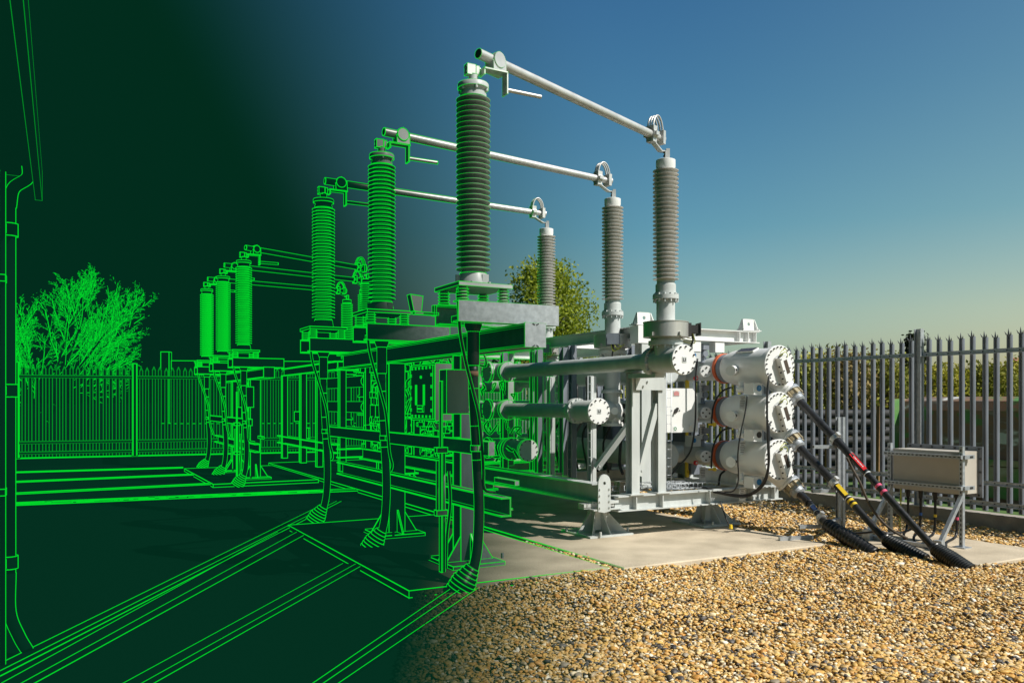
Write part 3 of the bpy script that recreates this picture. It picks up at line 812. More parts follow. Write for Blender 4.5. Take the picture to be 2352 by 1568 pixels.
# ---- gas ducts
def gas_duct(i, a0, a1, label, full):
    z = ZD[i]; b = .46
    th = thing('gas_duct', label, 'duct', K(a0, b, z), 'gas filled ducts beside the switchgear')
    m = MB(); m.cyl(K(a0+.28, b, z), K(a1-.1, b, z), .097, None, 24); part('tube', m, M['paint'], th)
    m = MB()
    m.cyl(K(a0-.24, b, z), K(a0+.17, b, z), .135, None, 24, sil=False); m.ball(K(a0+.13, b, z), .14, 16)
    if full: m.cyl(K(a0, b, z), K(a0, b, z+.185), .125, None, 20)
    part('tee_body', m, M['paint'], th)
    m = MB(); m.lathe(K(a0+.16, b, z), A, [(.13, 0), (.165, .003), (.165, .075), (.15, .078), (.15, .11), (.10, .13), (.10, .14)], 28, [1, 2]); m.bolts(K(a0+.163, b, z), -A, .15, 12, .012, .02); part('flange', m, M['paint'], th)
    m = MB(); m.lathe(K(a0-.31, b, z), A, [(.160, 0), (.164, .004), (.164, .036), (.138, .038), (.138, .07)], 32, [0, 2])
    m.m = 1; m.bolts(K(a0-.31, b, z), -A, .143, 12, .0095, .016, .2); part('end_cap', m, [M['white'], M['dark']], th)
    if full or i == 1:
        m = MB(); c = K(a0-.313, b, z)
        m.lines = False; m.obox(c, B*.03, Z*.03, A*.002)
        m.m = 1; c = c-A*.004
        def st(u0, w0, u1, w1): m.bar(c+B*u0+Z*w0, c+B*u1+Z*w1, .002, .008, up=B if abs(u1-u0) < .002 else Z)
        st(-.014, .018, -.014, -.018); st(-.014, -.015, .002, -.015)
        if i == 0: st(.013, .018, .013, -.018); st(.007, .011, .013, .016)
        else: st(.008, .015, .019, .015); st(.019, .015, .019, 0); st(.008, 0, .019, 0); st(.008, 0, .008, -.015); st(.008, -.015, .019, -.015)
        part('label_plate', m, [M['paint'], M['dark']], th, 'small grey label plate reading L%d' % (i+1))
    # the far tee into the cross duct
    m = MB(); m.lathe(K(a1-.25, b, z), A, [(.1, 0), (.15, .003), (.15, .07), (.13, .075), (.13, .35)], 24, [1, 2]); part('rear_flange', m, M['paint'], th)
    m = MB(); m.cyl(K(a1+.1, .3, z), K(a1+.1, 1.7, z), .135, None, 24); m.lathe(K(a1+.1, .27, z), B, [(.155, 0), (.155, .04), (.135, .042)], 24, [0, 1]); m.bolts(K(a1+.1, .27, z), -B, .14, 10, .011, .018); part('cross_duct', m, M['paint'], th)
    return th
gas_duct(0, -.65, 3.25, 'long grey duct highest, with white bolted end cap under the nearest bushing', True)
gas_duct(1, .95, 3.25, 'shorter grey duct in the middle below the longest duct', False)
gas_duct(2, 2.72, 3.25, 'stub duct lowest with round blank end', False)
m = MB(); m.lines = True; m.cyl(K(.95, .46, ZD[1]), RP_[1]+Z*ZD[1], .135, None, 24)
single('link_duct', m, M['paint'], 'short cross duct joining the middle duct to the middle bushing', 'duct', K(.95, .46, ZD[1]))

# ---- skid
sk = thing('switchgear_skid', 'pale grey steel skid on splayed feet carrying the switchgear', 'skid', K(1.5, 1.3, .06))
def SP(name, m, mt='paint'): return part(name, m, M[mt] if isinstance(mt, str) else mt, sk)
m = MB(); m.ibeam(K(.0, 0, .60), K(8.4, 0, .60), .22, .16, .014, .012); SP('long_rail', m)
m = MB(); m.ibeam(K(.0, 2.75, .60), K(8.4, 2.75, .60), .22, .16, .014, .012); SP('long_rail', m)
m = MB(); m.ibeam(K(-.02, .22, .47), K(-.02, 2.84, .47), .18, .16, .014, .012)
m.lines = False
for b in (.48, .87, 1.6, 2.3, 2.7):
    for k in (-1, 1): m.box(K(-.02+.045*k, b, .47), .07, .012, .15)
SP('front_beam', m)
for a in (2.2, 4.3, 6.4, 8.3):
    m = MB(); m.ibeam(K(a, .09, .56), K(a, 2.66, .56), .16, .14); SP('cross_beam', m)
m = MB(); m.box(K(-.02, .12, .50), .14, .22, .03); m.box(K(-.02, .16, .42), .16, .3, .012); SP('splice', m)
# corner lifting plate with its rounded eye
def eye_plate(m, c, ex, ez, w, h, hole, d, topround=True):
    n = 24; out = []; inn = []
    hc = h-w*.62
    for k in range(n):
        t = 2*PI*k/n; u = math.cos(t); v = math.sin(t)
        inn.append(c+ex*(hole*u)+ez*(hc+hole*v))
        if v >= 0 and topround: out.append(c+ex*(w/2*u)+ez*(hc+w*.6*v))
        else:
            s = min((w/2)/max(abs(u), 1e-6), hc/max(-v, 1e-6) if v < 0 else (h-hc)/max(v, 1e-6))
            out.append(c+ex*(u*s)+ez*(hc+v*s))
    a = m.add(out); b = m.add(inn); a2 = m.add([p+d for p in out]); b2 = m.add([p+d for p in inn])
    for k in range(n):
        j = (k+1) % n
        m.face((a+k, a+j, b+j, b+k)); m.face((a2+j, a2+k, b2+k, b2+j))
        m.face((a+j, a+k, a2+k, a2+j)); m.face((b+k, b+j, b2+j, b2+k))
    m.L(out, True); m.L([p for p in inn], True)
m = MB(); eye_plate(m, K(-.135, .0, .39), B, Z, .17, .44, .02, A*.02)
m.lines = False
for z in (.45, .52, .59, .66):
    for s in (-1, 1): m.cyl(K(-.137, .065*s, z), K(-.15, .065*s, z), .009, None, 6)
SP('corner_plate', m)
m = MB(); m.box(K(-.06, -.0, .5), .12, .012, .2); SP('corner_gusset', m)
def foot(a, b):
    f = MB(); zt = .49 if b < 9 else .4
    f.box(K(a, b, .36), .3, .3, .016); f.box(K(a, b, .235), .17, .17, .24); SP('foot', f)
    q = MB(); q.box(K(a, b, .072), .62, .62, .022)
    q.bolts(K(a, b, .083), Z, .37, 4, .016, .05, PI/4)
    for k in (-1, 1):
        q.prism([K(a+.085*k, b+.0, .083), K(a+.28*k, b, .083), K(a+.085*k, b, .34)], B*.014)
        q.prism([K(a, b+.085*k, .083), K(a, b+.28*k, .083), K(a, b+.085*k, .34)], A*.014)
        q.prism([K(a-.08, b+.084*k, .083), K(a-.27, b+.26*k, .083), K(a-.08, b+.084*k, .34)], A*.012+B*.004)
    part('base_plate', q, M['paint'], sk)
for a, b in ((.42, .28), (.42, 2.0), (3.1, .1), (3.1, 2.6), (6.2, .1), (6.2, 2.6)):
    foot(a, b)
    if a > .5:
        m = MB(); m.box(K(a, b, .43), .2, .2, .13); SP('packer', m)
m = MB(); m.bar(K(.42, .05, .40), K(.42, 2.6, .40), .12, .06); SP('foot_beam', m)
# columns
for a, b, z0, z1, w in ((-.02, .482, .562, 2.0, .12), (-.02, .87, .562, 2.02, .12), (1.07, .64, .6, 1.98, .09), (2.09, .64, .6, 2.0, .09), (.6, 1.105, .56, 2.45, .15), (.62, 1.35, .56, 2.45, .12), (3.7, .02, .712, 2.4, .12), (4.3, .35, .64, 2.4, .13), (5.6, .02, .712, 2.4, .12), (6.9, .02, .712, 2.4, .12), (8.2, .02, .712, 2.4, .12), (1.3, 2.4, .56, 2.45, .16), (2.4, 1.1, .6, 2.45, .14), (4.2, 1.1, .6, 2.45, .14), (2.6, 2.6, .6, 2.45, .14), (5.0, 2.6, .6, 2.45, .14)):
    m = MB(); m.ibeam(K(a, b, z0), K(a, b, z1), w, w*.95, .011, .009, up=A); m.box(K(a, b, z0+.006), w*1.7, w*1.7, .012, lines=False); SP('column', m)
m = MB(); m.box(K(-.10, .675, 1.86), .014, .42, .15); m.box(K(-.05, .675, 2.0), .2, .55, .014); m.bolts(K(-.107, .6, 1.86), -A, .04, 2, .012, .02); SP('duct_bracket', m)
m = MB(); m.box(K(-.3, .46, 1.945), .5, .14, .05); SP('duct_saddle', m)
def brace(p, q):
    m = MB(); d = (q-p).normalized(); m.bar(p, q, .07, .07, up=A); m.bolts(p+d*.05, -A, .02, 2, .013, .045); SP('brace', m)
brace(K(-.03, .55, .78), K(-.03, .82, 1.62)); brace(K(.9, .60, .80), K(.62, .9, 1.36)); brace(K(5.7, .1, 1.9), K(6.8, .1, .8))
# top frame with lifting lugs
for p, q in ((K(.6, 1.0, 2.535), K(.6, 3.06, 2.535)), (K(.68, 1.105, 2.535), K(5.2, 1.105, 2.535)), (K(.68, 2.9, 2.535), K(5.2, 2.9, 2.535)), (K(5.28, .0, 2.5), K(5.28, 3.0, 2.5)), (K(3.6, .02, 2.44), K(8.3, .02, 2.44)), (K(2.6, 1.18, 2.53), K(2.6, 2.82, 2.53))):
    m = MB(); m.ibeam(p, q, .16, .15, .012, .009)
    if p.z > 2.53 and p == K(.6, 1.0, 2.535):
        m.lines = False
        for b in (2.7, 2.86, 3.0):
            for k in (-1, 1): m.box(K(.6+.04*k, b, 2.535), .062, .01, .134)
    SP('top_beam', m, 'white')
def lug(a, b):
    m = MB(); c = K(a, b, 2.618)
    m.box(c+Z*.006, .16, .34, .012)
    # trapezoid plate with a round eye
    n = 24; pts = []; inn = []
    poly = [(-.15, .012), (.15, .012), (.105, .17), (-.105, .17)]
    cen = (0, .10)
    for k in range(n):
        t = 2*PI*k/n; u, v = math.cos(t), math.sin(t); best = 9
        for i in range(4):
            x0, y0 = poly[i]; x1, y1 = poly[(i+1) % 4]; dx, dy = x1-x0, y1-y0
            den = u*dy-v*dx
            if abs(den) < 1e-9: continue
            s = ((x0-cen[0])*dy-(y0-cen[1])*dx)/den; w = ((x0-cen[0])*v-(y0-cen[1])*u)/den
            if s > 0 and -.001 <= w <= 1.001: best = min(best, s)
        pts.append(c+B*(cen[0]+u*best)+Z*(cen[1]+v*best)); inn.append(c+B*(cen[0]+.024*u)+Z*(cen[1]+.024*v))
    for off in (0,):
        a_ = m.add([p-A*.01 for p in pts]); b_ = m.add([p-A*.01 for p in inn]); a2 = m.add([p+A*.01 for p in pts]); b2 = m.add([p+A*.01 for p in inn])
        for k in range(n):
            j = (k+1) % n
            m.face((a_+k, a_+j, b_+j, b_+k)); m.face((a2+j, a2+k, b2+k, b2+j)); m.face((a_+j, a_+k, a2+k, a2+j)); m.face((b_+k, b_+j, b2+j, b2+k))
    for s in (-1, 1): m.prism([c+B*(.13*s)-A*.06+Z*.012, c+B*(.13*s)+A*.06+Z*.012, c+B*(.1*s)+A*.012+Z*.165, c+B*(.1*s)-A*.012+Z*.165], B*(.01*s), lines=False)
    m.lines = False
    for i in (-1, 1):
        for j in (-1, 1): m.cyl(c+B*(.14*i)+A*(.06*j)+Z*.012, c+B*(.14*i)+A*(.06*j)+Z*.03, .011, None, 6)
    SP('lifting_lug', m, 'white')
lug(.6, 1.12); lug(.6, 2.92); lug(4.9, 1.105)
m = MB(); m.box(K(.6, 1.12, 2.50), .17, .3, .22, lines=False); SP('beam_joint', m, 'white')
# hangers below the top beam
for b, w in ((1.95, .14), (2.35, .16)):
    m = MB(); m.box(K(.6, b, 2.38), .12, w, .14); SP('hanger', m, 'white')
# cable ladders and basket trays of thin wire
def ladder(p, q, w_ax, w, step, nm='cable_ladder'):
    m = MB(); m.lines = False; d = q-p; n = max(1, int(d.length/step))
    for s in (-1, 1): m.tube([p+w_ax*(s*w/2), q+w_ax*(s*w/2)], .0045, 4)
    for i in range(n+1): m.tube([p+d*(i/n)-w_ax*(w/2), p+d*(i/n)+w_ax*(w/2)], .0035, 4)
    SP(nm, m, 'galv')
ladder(K(-.02, 1.02, .56), K(-.02, 1.02, 2.0), B, .07, .1)
ladder(K(1.0, .57, .62), K(1.0, .57, 1.98), B, .07, .1); ladder(K(2.02, .57, .62), K(2.02, .57, 1.98), B, .07, .12); ladder(K(1.5, .57, .62), K(1.5, .57, 1.9), B, .06, .12)
for b0, b1, a in ((.1, .45, .2), (.55, .8, .1), (.95, 1.9, .05), (.95, 1.7, .3)):
    for dz, da in ((.03, 0), (.03, .12), (.10, 0), (.10, .12)):
        m = MB(); m.lines = False
    m = MB(); m.lines = False
    for z in (.58, .64):
        for da in (0, .07, .14): m.tube([K(a+da, b0, z), K(a+da, b1, z)], .004, 4)
    k = int((b1-b0)/.07)
    for i in range(k+1):
        bb = b0+(b1-b0)*i/k
        m.tube([K(a, bb, .64), K(a, bb, .58), K(a+.14, bb, .58), K(a+.14, bb, .64)], .0035, 4)
    SP('cable_basket', m, 'galv')

# ---- white control panel, breaker tanks and their small gear
pn = thing('control_cubicle', 'white steel cubicle with a chamfered corner, red warning plate and green mark', 'cubicle', K(.42, 1.6, 1.25))
w = .53; c = K(.416, 1.327, 1.255)
m = MB(); m.prism([c, c+B*w, c+B*w+Z*.47, c+B*(w-.09)+Z*.565, c+Z*.565], A*.16); part('body', m, M['white'], pn)
m = MB(); m.lines = False
q = c-A*.003+B*.17+Z*.50
m.obox(q, B*.05, Z*.035, A*.002); m.m = 1
for k in range(5): m.obox(q-A*.003+Z*(.024-.012*k), B*(.022 if k == 0 else .043), Z*.0025, A*.001)
part('warning_plate', m, [M['paint'], M['red']], pn)
m = MB(); m.lines = False; q = c-A*.003+B*.15+Z*.05
m.obox(q, B*.032, Z*.032, A*.002); m.m = 1
for k in range(14):
    t = 2*PI*k/14; m.obox(q-A*.003+B*(.018*math.cos(t))+Z*(.018*math.sin(t)), B*.005, Z*.005, A*.001)
part('green_sticker', m, [M['white'], M['green']], pn)
m = MB(); m.lines = False; q = c+B*.16+Z*.28
m.cyl(q, q-A*.02, .026, None, 8); m.cyl(q+Z*.025+B*.02, q+Z*.025+B*.02-A*.025, .016, None, 6); m.cyl(q-B*.02-Z*.02, q-B*.02-Z*.02-A*.04, .014, None, 6)
m.cyl(q+B*.06, q+B*.06-A*.01, .009, None, 6); m.cyl(q-B*.07, q-B*.07-A*.01, .009, None, 6)
part('lock', m, M['dark'], pn)
m = MB(); m.lines = False; m.cyl(c+B*.41+Z*.08, c+B*.41+Z*.08-A*.03, .03, .026, 14); part('cap', m, M['white'], pn)

tank_lab = ('highest grey breaker tank behind the white panel', 'middle grey breaker tank hidden mostly by the white panel', 'lowest grey breaker tank with round end below the white panel')
for i in range(3):
    z = (2.05, 1.50, .93)[i]
    tk = thing('breaker_tank', tank_lab[i], 'tank', K(.8, 1.65, z), 'breaker tanks along the skid')
    m = MB(); m.cyl(K(.78, 1.62, z), K(4.6, 1.62, z), .17, None, 26); part('shell', m, M['paint'], tk)
    m = MB(); m.lathe(K(.70, 1.62, z), A, [(.15, 0), (.172, .012), (.172, .09), (.17, .1)], 26, [0, 2]); part('end_cover', m, M['paint'], tk)
    m = MB(); m.lathe(K(1.4, 1.62, z), A, [(.17, 0), (.2, .003), (.2, .06), (.17, .063)], 26, [1]); m.bolts(K(1.403, 1.62, z), -A, .186, 14, .011, .02); part('flange', m, M['paint'], tk)
    m = MB(); m.cyl(K(1.1, 1.62, z), K(1.1, 2.3, z), .12, None, 20); part('cross_duct', m, M['paint'], tk)
    m = MB(); m.m = 0; m.cyl(K(.74, 2.2, z), K(.46, 2.03, z), .085, .062, 16); m.lathe(K(.45, 2.02, z), A+B*.4, [(.078, -.02), (.078, .02)], 18); m.m = 1; m.bolts(K(.432, 2.012, z), -A-B*.4, .045, 4, .012, .01, .7)
    part('sight_port', m, [M['white'], M['dark']], tk)
    m = MB(); m.lines = False; q = K(.6, 1.97, z-.09); m.lathe(q, -A, [(.03, 0), (.03, .03), (.015, .03)], 14); m.m = 1; m.cyl(q-A*.028, q-A*.036, .014, None, 10); part('valve', m, [M['red'], M['white']], tk)
    m = MB(); m.lines = False; m.obox(K(.6, 2.1, z-.25), B*.05, Z*.10, A*.003); m.m = 1
    for k in range(5): m.obox(K(.595, 2.1, z-.19-.022*k), B*.038, Z*.003, A*.002)
    part('data_label', m, [M['paper'], M['dark']], tk)
    m = MB(); m.box(K(.62, 1.95, z+.2), .14, .15, .14); part('monitor_case', m, M['paint'], tk)
    m = MB(); m.lines = False; m.cyl(K(.548, 1.91, z+.21), K(.54, 1.91, z+.21), .03, None, 14); part('dial', m, M['blued'], tk)
    m = MB(); m.cyl(K(.66, 2.14, z+.12), K(.66, 2.14, z+.34), .04, .03, 12); m.cyl(K(.58, 2.14, z+.24), K(.72, 2.14, z+.24), .045, None, 12); m.box(K(.62, 2.14, z+.33), .1, .1, .08); part('coupling', m, M['galvd'], tk)
# filler cases added to darken the middle of the skid, and slim posts
infill = thing('filler_case', 'row of grey filler cases added to darken the inside of the skid, with posts', 'filler case', K(2.5, 1.3, .6))
for a, b, z0, z1, w_, d_ in ((2.0, 2.25, .64, 2.0, .6, .3), (2.9, 2.2, .64, 1.7, .7, .35), (3.7, 2.25, .64, 2.05, .6, .3), (4.5, 2.2, .64, 1.8, .6, .3), (3.4, 1.3, .66, 1.5, .4, .25), (1.2, 2.35, .64, 1.5, .4, .2)):
    m = MB(); m.box(K(a, b, (z0+z1)/2), w_, d_, z1-z0); m.lines = False
    m.box(K(a, b-d_/2-.01, (z0+z1)/2), w_*.86, .02, (z1-z0)*.86); m.m = 1
    m.cyl(K(a-.1, b-d_/2-.02, z0+.3), K(a-.1, b-d_/2-.05, z0+.3), .02, None, 8)
    part('case', m, [M['galvd'], M['dark']], infill)  # darker steel here stands in for the shade of the recess
for a, b, w_ in ((1.7, .75, .09), (2.15, .9, .12), (2.7, .8, .1), (3.1, .95, .1), (1.35, 1.5, .08), (3.6, .7, .1), (1.9, 1.9, .1), (2.3, 1.75, .1)):
    m = MB(); m.ibeam(K(a, b, .6), K(a, b, 2.42), w_, w_*.9, .01, .008, up=A); part('post', m, M['galvd'], infill)
m = MB(); m.lines = False
for k in range(9):
    a = 1.2+.25*k; m.tube(bez([K(a, 1.0, .7), K(a+.05, .95, 1.1+.05*(k % 3)), K(a-.06, 1.1, 1.5), K(a, 1.15, 1.9+.1*(k % 2))], 5), .014+.004*(k % 2), 6)
part('hose_loom', m, M['black'], infill)
m = MB(); m.lines = False; m.bar(K(1.05, 2.22, .6), K(1.05, 2.22, 2.2), .05, .03)
single('hazard_strut', m, M['yellow'], 'dull yellow upright strut behind the orange bands', 'strut', K(1.05, 2.22, .6))

# ---- three cable chambers with orange bands
chl = ('topmost white cable chamber with orange band and dark nameplate', 'middle white cable chamber of the stack of three', 'lowest white cable chamber just above the skid beam')
CH = [U(1787.6, y, 10.1) for y in (840, 947, 1055)]
CABLE0 = []
for i in range(3):
    c = CH[i]
    ch = thing('cable_chamber', chl[i], 'cable chamber', c, 'stacked cable chambers')
    m = MB(); m.lathe(c, A, [(.226, .02), (.226, .68), (.218, .73), (.198, .80), (.19, .82)], 40, [0, 1, 4]); part('barrel', m, M['white'], ch)
    m = MB(); m.lathe(c, A, [(.188, .82), (.188, .90)], 36, []); part('grey_band', m, M['galvd'], ch)
    m = MB(); m.lathe(c, A, [(.186, .90), (.2, .905), (.2, .965), (.15, .968), (.15, 1.5)], 36, []); part('orange_band', m, M['orange'], ch) if False else None
    m = MB(); m.lathe(c, A, [(.186, .91), (.198, .912), (.198, .958), (.16, .962)], 36, []); part('orange_band', m, M['orange'], ch)
    m = MB(); m.cyl(c+A*.965, c+A*2.6, .155, None, 24); part('neck', m, M['paint'], ch)
    m = MB(); m.lathe(c-A*.025, A, [(.246, 0), (.251, .004), (.251, .05), (.226, .053)], 48, [0])
    m.m = 1; m.bolts(c-A*.022, -A, .229, 24, .0095, .02)
    part('end_plate', m, [M['white'], M['dark']], ch)
    # tilted monitor box with a dark window
    tl = .38
    ez = (Z*math.cos(tl)-B*math.sin(tl)).normalized(); ex = (B*math.cos(tl)+Z*math.sin(tl)).normalized()
    mc = c-A*.065+B*.035-Z*.045
    m = MB(); m.obox(mc, ex*.062, ez*.165, A*.04)
    m.m = 1; m.lines = False
    for k in (-1, 0, 1):
        for j in (-1, 1): m.cyl(mc-A*.04+ex*.052*j+ez*.145*k, mc-A*.05+ex*.052*j+ez*.145*k, .007, None, 6)
    for k in (-.6, -.1, .35): m.cyl(mc-ex*.062+ez*.16*k, mc-ex*.078+ez*.16*k, .009, None, 8)
    bx = part('monitor_box', m, [M['white'], M['dark']], ch)
    m = MB(); m.lines = False; m.obox(mc-A*.041+ex*.012+ez*.03, ex*.028, ez*.085, A*.002); part('window', m, M['glass'], bx)
    m = MB(); m.lines = False
    e0 = mc+ez*.17-A*.01-ex*.03
    m.tube(bez([e0, e0+Z*.05-B*.01-A*.02, e0+Z*.10+B*.06-A*.02, c-A*.04+B*.10+Z*.19]), .004, 5); m.tube(bez([e0, e0+Z*.06+B*.05-A*.03, e0+Z*.03+B*.1-A*.03, e0-Z*.05+B*.1-A*.02]), .004, 5)
    part('earth_lead', m, M['wire'], ch)
    m = MB(); m.lines = False; m.bar(e0-ex*.02, e0+ez*.02+ex*.06, .02, .02); part('lead_block', m, M['dark'], ch)
    # nozzle on the barrel side
    q = c+A*.52-B*.19-Z*.04
    m = MB(); m.cyl(q, q-B*.15-A*.06-Z*.01, .06, .066, 16); m.m = 1; m.cyl(q-B*.10-A*.09, q-B*.12-A*.115, .02, None, 8); part('nozzle', m, [M['white'], M['dark']], ch)
    # density monitor below
    q = c+A*.27-B*.23-Z*.285
    m = MB(); m.cyl(q+A*.12+Z*.1, q+A*.12-Z*.02, .035, None, 12); m.cyl(q+A*.17, q+A*.05, .04, None, 12); part('monitor_valve', m, M['white'], ch)
    m = MB(); m.prism([q-B*.07-Z*.065, q+B*.07-Z*.07, q+B*.07+Z*.07, q+B*.02+Z*.078, q-B*.07+Z*.072], -A*.16); mb_ = part('density_monitor', m, M['white'], ch)
    m = MB(); m.lines = False; m.cyl(q-A*.161+B*.02+Z*.012, q-A*.168+B*.02+Z*.012, .038, None, 18); part('dial', m, M['blued'] if i != 1 else M['dark'], mb_)
    m = MB(); m.lines = False; g0 = q+A*.10-Z*.16
    m.obox(g0, B*.05, Z*.085, A*.002); m.m = 1
    for k in range(6): m.obox(g0-A*.003+Z*(.06-.022*k), B*(.02 if k == 1 else .038), Z*.0025, A*.001)
    part('data_label', m, [M['paper'], M['dark']], ch)
    # nameplate on the shoulder of the barrel
    if i == 0:
        nv = (Z*.9-B*.43).normalized(); nt_ = A.cross(nv).normalized()
        m = MB(); m.obox(c+A*.42+nv*.232, A*.15, nt_*.055, nv*.008); m.lines = False; m.m = 1; m.obox(c+A*.42+nv*.242, A*.14, nt_*.047, nv*.002); part('nameplate', m, [M['white'], M['glass']], ch)
    # branch down to the cable gland
    p1 = c+B*.33+A*.05-Z*.37
    p0 = c+A*.30+B*.02-Z*.06
    d = (p1-p0).normalized(); L = (p1-p0).length
    m = MB(); m.cyl(p0, p1-d*.12, .12, None, 20); m.lathe(p1-d*.15, d, [(.12, 0), (.14, .003), (.14, .03), (.12, .033)], 20, []); part('branch', m, M['white'], ch)
    m = MB(); m.lines = False; dd = V((.44, -.60, -.66)).normalized()
    gl = p1-dd*.10
    m.lathe(gl, dd, [(.10, -.03), (.125, 0), (.125, .05), (.098, .055), (.098, .13), (.085, .14), (.085, .19), (.06, .21)], 22)
    m.m = 1; m.lathe(gl+dd*.058, dd, [(.105, 0), (.105, .06)], 22)
    m.bolts(gl+dd*.05, dd, .112, 8, .010, .09); part('gland', m, [M['galv'], M['brass']], ch)
    q = c+A*.1+B*.2-Z*.08
    m = MB(); m.prism([q, q+B*.1+Z*.03, q+B*.14-Z*.02, q+B*.13-Z*.08, q+B*.10-Z*.06, q+B*.02-Z*.1], A*.09); part('side_lug', m, M['white'], ch)
    CABLE0.append(gl+dd*.19)
    print('cable start', 1176+CABLE0[-1].x/CABLE0[-1].y*F, HZ-(CABLE0[-1].z-EYE)/CABLE0[-1].y*F)

# hoses hanging from the chambers
def hose(name, label, pts, r=.011):
    m = MB(); m.tube(bez(pts, 6), r, 7)
    return single(name, m, M['black'], label, 'hose', pts[0], 'black control hoses')
def H(x, y, Y): return U((1640+x/3.485)/1.0884, (820+y/3.485)/1.0884, Y)
hose('control_hose', 'long black hose from the top chamber face sweeping down to the tray', [H(1003, 400, 9.98), H(985, 430, 9.9), H(970, 560, 9.85), H(968, 750, 9.83), H(975, 1000, 9.83), H(978, 1200, 9.85), H(940, 1330, 9.9), H(860, 1420, 10.0), H(760, 1452, 10.1), H(600, 1440, 10.2), H(430, 1390, 10.3), H(280, 1362, 10.4)], .013)
hose('control_hose', 'black hose from the middle chamber face beside the longest hose', [H(1003, 815, 9.98), H(988, 850, 9.9), H(984, 1000, 9.85), H(985, 1180, 9.86), H(950, 1345, 9.92), H(850, 1440, 10.02), H(740, 1468, 10.1), H(560, 1440, 10.25), H(400, 1400, 10.4)], .011)
hose('control_hose', 'thin black hose from the top density monitor past the lower chambers', [H(793, 590, 9.9), H(785, 680, 9.9), H(765, 790, 9.87), H(742, 890, 9.85), H(722, 1010, 9.85), H(712, 1130, 9.87), H(718, 1260, 9.9), H(712, 1350, 9.95), H(670, 1420, 10.05), H(600, 1425, 10.2)], .009)
hose('control_hose', 'black hose looping behind the upper orange band', [H(655, 515, 10.7), H(590, 540, 10.75), H(535, 600, 10.75), H(500, 680, 10.75), H(485, 790, 10.75), H(482, 850, 10.8)], .012)
hose('control_hose', 'black hose looping behind the lower orange band', [H(660, 870, 10.7), H(600, 880, 10.75), H(545, 930, 10.75), H(505, 1010, 10.75), H(485, 1110, 10.75), H(482, 1215, 10.8)], .012)
hose('control_hose', 'black hose beside the white panel edge running down to the tray', [H(362, 265, 10.6), H(345, 420, 10.6), H(345, 600, 10.6), H(343, 800, 10.6), H(322, 980, 10.6), H(290, 1090, 10.6), H(200, 1200, 10.6), H(120, 1290, 10.6)], .012)
hose('control_hose', 'short black hose under the lowest orange band', [H(600, 1240, 10.7), H(560, 1280, 10.7), H(545, 1370, 10.7)], .014)
def H3(x, y, Y): return U((1400+x*.287)/1.0884, (1000+y*.287)/1.0884, Y)
hose('control_hose', 'black hose bundle beside the middle bushing pipe', [H3(560, 30, 10.9), H3(545, 200, 10.9), H3(525, 420, 10.85), H3(520, 560, 10.8), H3(545, 640, 10.6)], .02)
hose('control_hose', 'loose black lead with a yellow plug hanging to the slab', [H3(1395, 880, 10.2), H3(1420, 950, 10.15), H3(1450, 1040, 10.1), H3(1475, 1090, 10.08)], .009)
m = MB(); m.lines = False; q = H3(1488, 1118, 10.06); m.cyl(q, q+Z*.05, .024, .018, 10)
single('plug', m, M['yellow'], 'small yellow plug on the loose lead above the slab', 'plug', q)
for x, y, nm in ((500, 838, 'upper small yellow cap between the chamber necks'), (502, 1228, 'lower small yellow cap between the chamber necks')):
    m = MB(); m.lines = False; q = H(x, y, 10.6); m.cyl(q, q-A*.03, .026, None, 12); m.cyl(q-B*.08, q, .012, None, 8)
    single('cap', m, M['yellow'], nm, 'cap', q)

# ---- gear on the green outlined part of the skid: ducts, boxes and pipework
rnd = random.Random(11)
gear = thing('switchgear_gear', 'tangle of outlined pipework, boxes and hoses on the left of the skid', 'switchgear', K(5.5, .6, .7))
for a, z in ((4.7, 1.95), (5.2, 1.5), (6.2, 1.53), (7.3, 1.95), (7.4, 1.1), (4.9, 1.0), (6.3, .95)):
    m = MB(); m.cyl(K(a, .2, z), K(a+.0, 1.6, z), .14, None, 20); m.lathe(K(a, .14, z), B, [(.16, 0), (.16, .05), (.14, .052)], 20, [0, 1]); part('duct', m, M['paint'], gear)
for a0, a1, z, b in ((3.9, 5.0, 1.98, .3), (5.7, 7.4, 1.52, .3), (5.0, 6.0, 1.0, .35), (7.2, 8.3, 1.9, .3)):
    m = MB(); m.cyl(K(a0, b, z), K(a1, b, z), .11, None, 18)
    for q in (a0, a1): m.lathe(K(q-.03, b, z), A, [(.15, 0), (.15, .06)], 20)
    part('duct', m, M['paint'], gear)
for a, b, z, s in ((4.35, .1, 1.6, (.3, .2, .5)), (5.35, .12, 2.1, (.3, .16, .24)), (6.6, .1, 2.1, (.4, .18, .2)), (7.0, .1, 1.35, (.32, .16, .4)), (5.9, .1, 1.2, (.28, .15, .3)), (7.8, .1, 1.4, (.3, .2, .36)), (4.4, .1, .95, (.4, .2, .2)), (6.7, .1, .92, (.5, .2, .22)), (3.6, -.02, 1.25, (.14, .1, .16)), (7.6, .08, .9, (.3, .2, .18))):
    m = MB(); m.box(K(a, b, z), *s); part('case', m, M['paint'], gear)
for k in range(90):
    a = rnd.choice((rnd.uniform(5, 8.2), rnd.uniform(3.2, 8.2))); z = rnd.choice((.78, .82, 1.2, 1.75, 2.2)); b = rnd.uniform(-.02, .25)
    p = [K(a, b, z)]
    for j in range(4): p.append(p[-1]+A*rnd.uniform(-.14, .14)+Z*rnd.uniform(-.02, .16)+B*rnd.uniform(-.04, .04))
    m = MB(); m.tube(bez(p, 4), rnd.uniform(.008, .02), 6); part('hose', m, M['black'], gear)
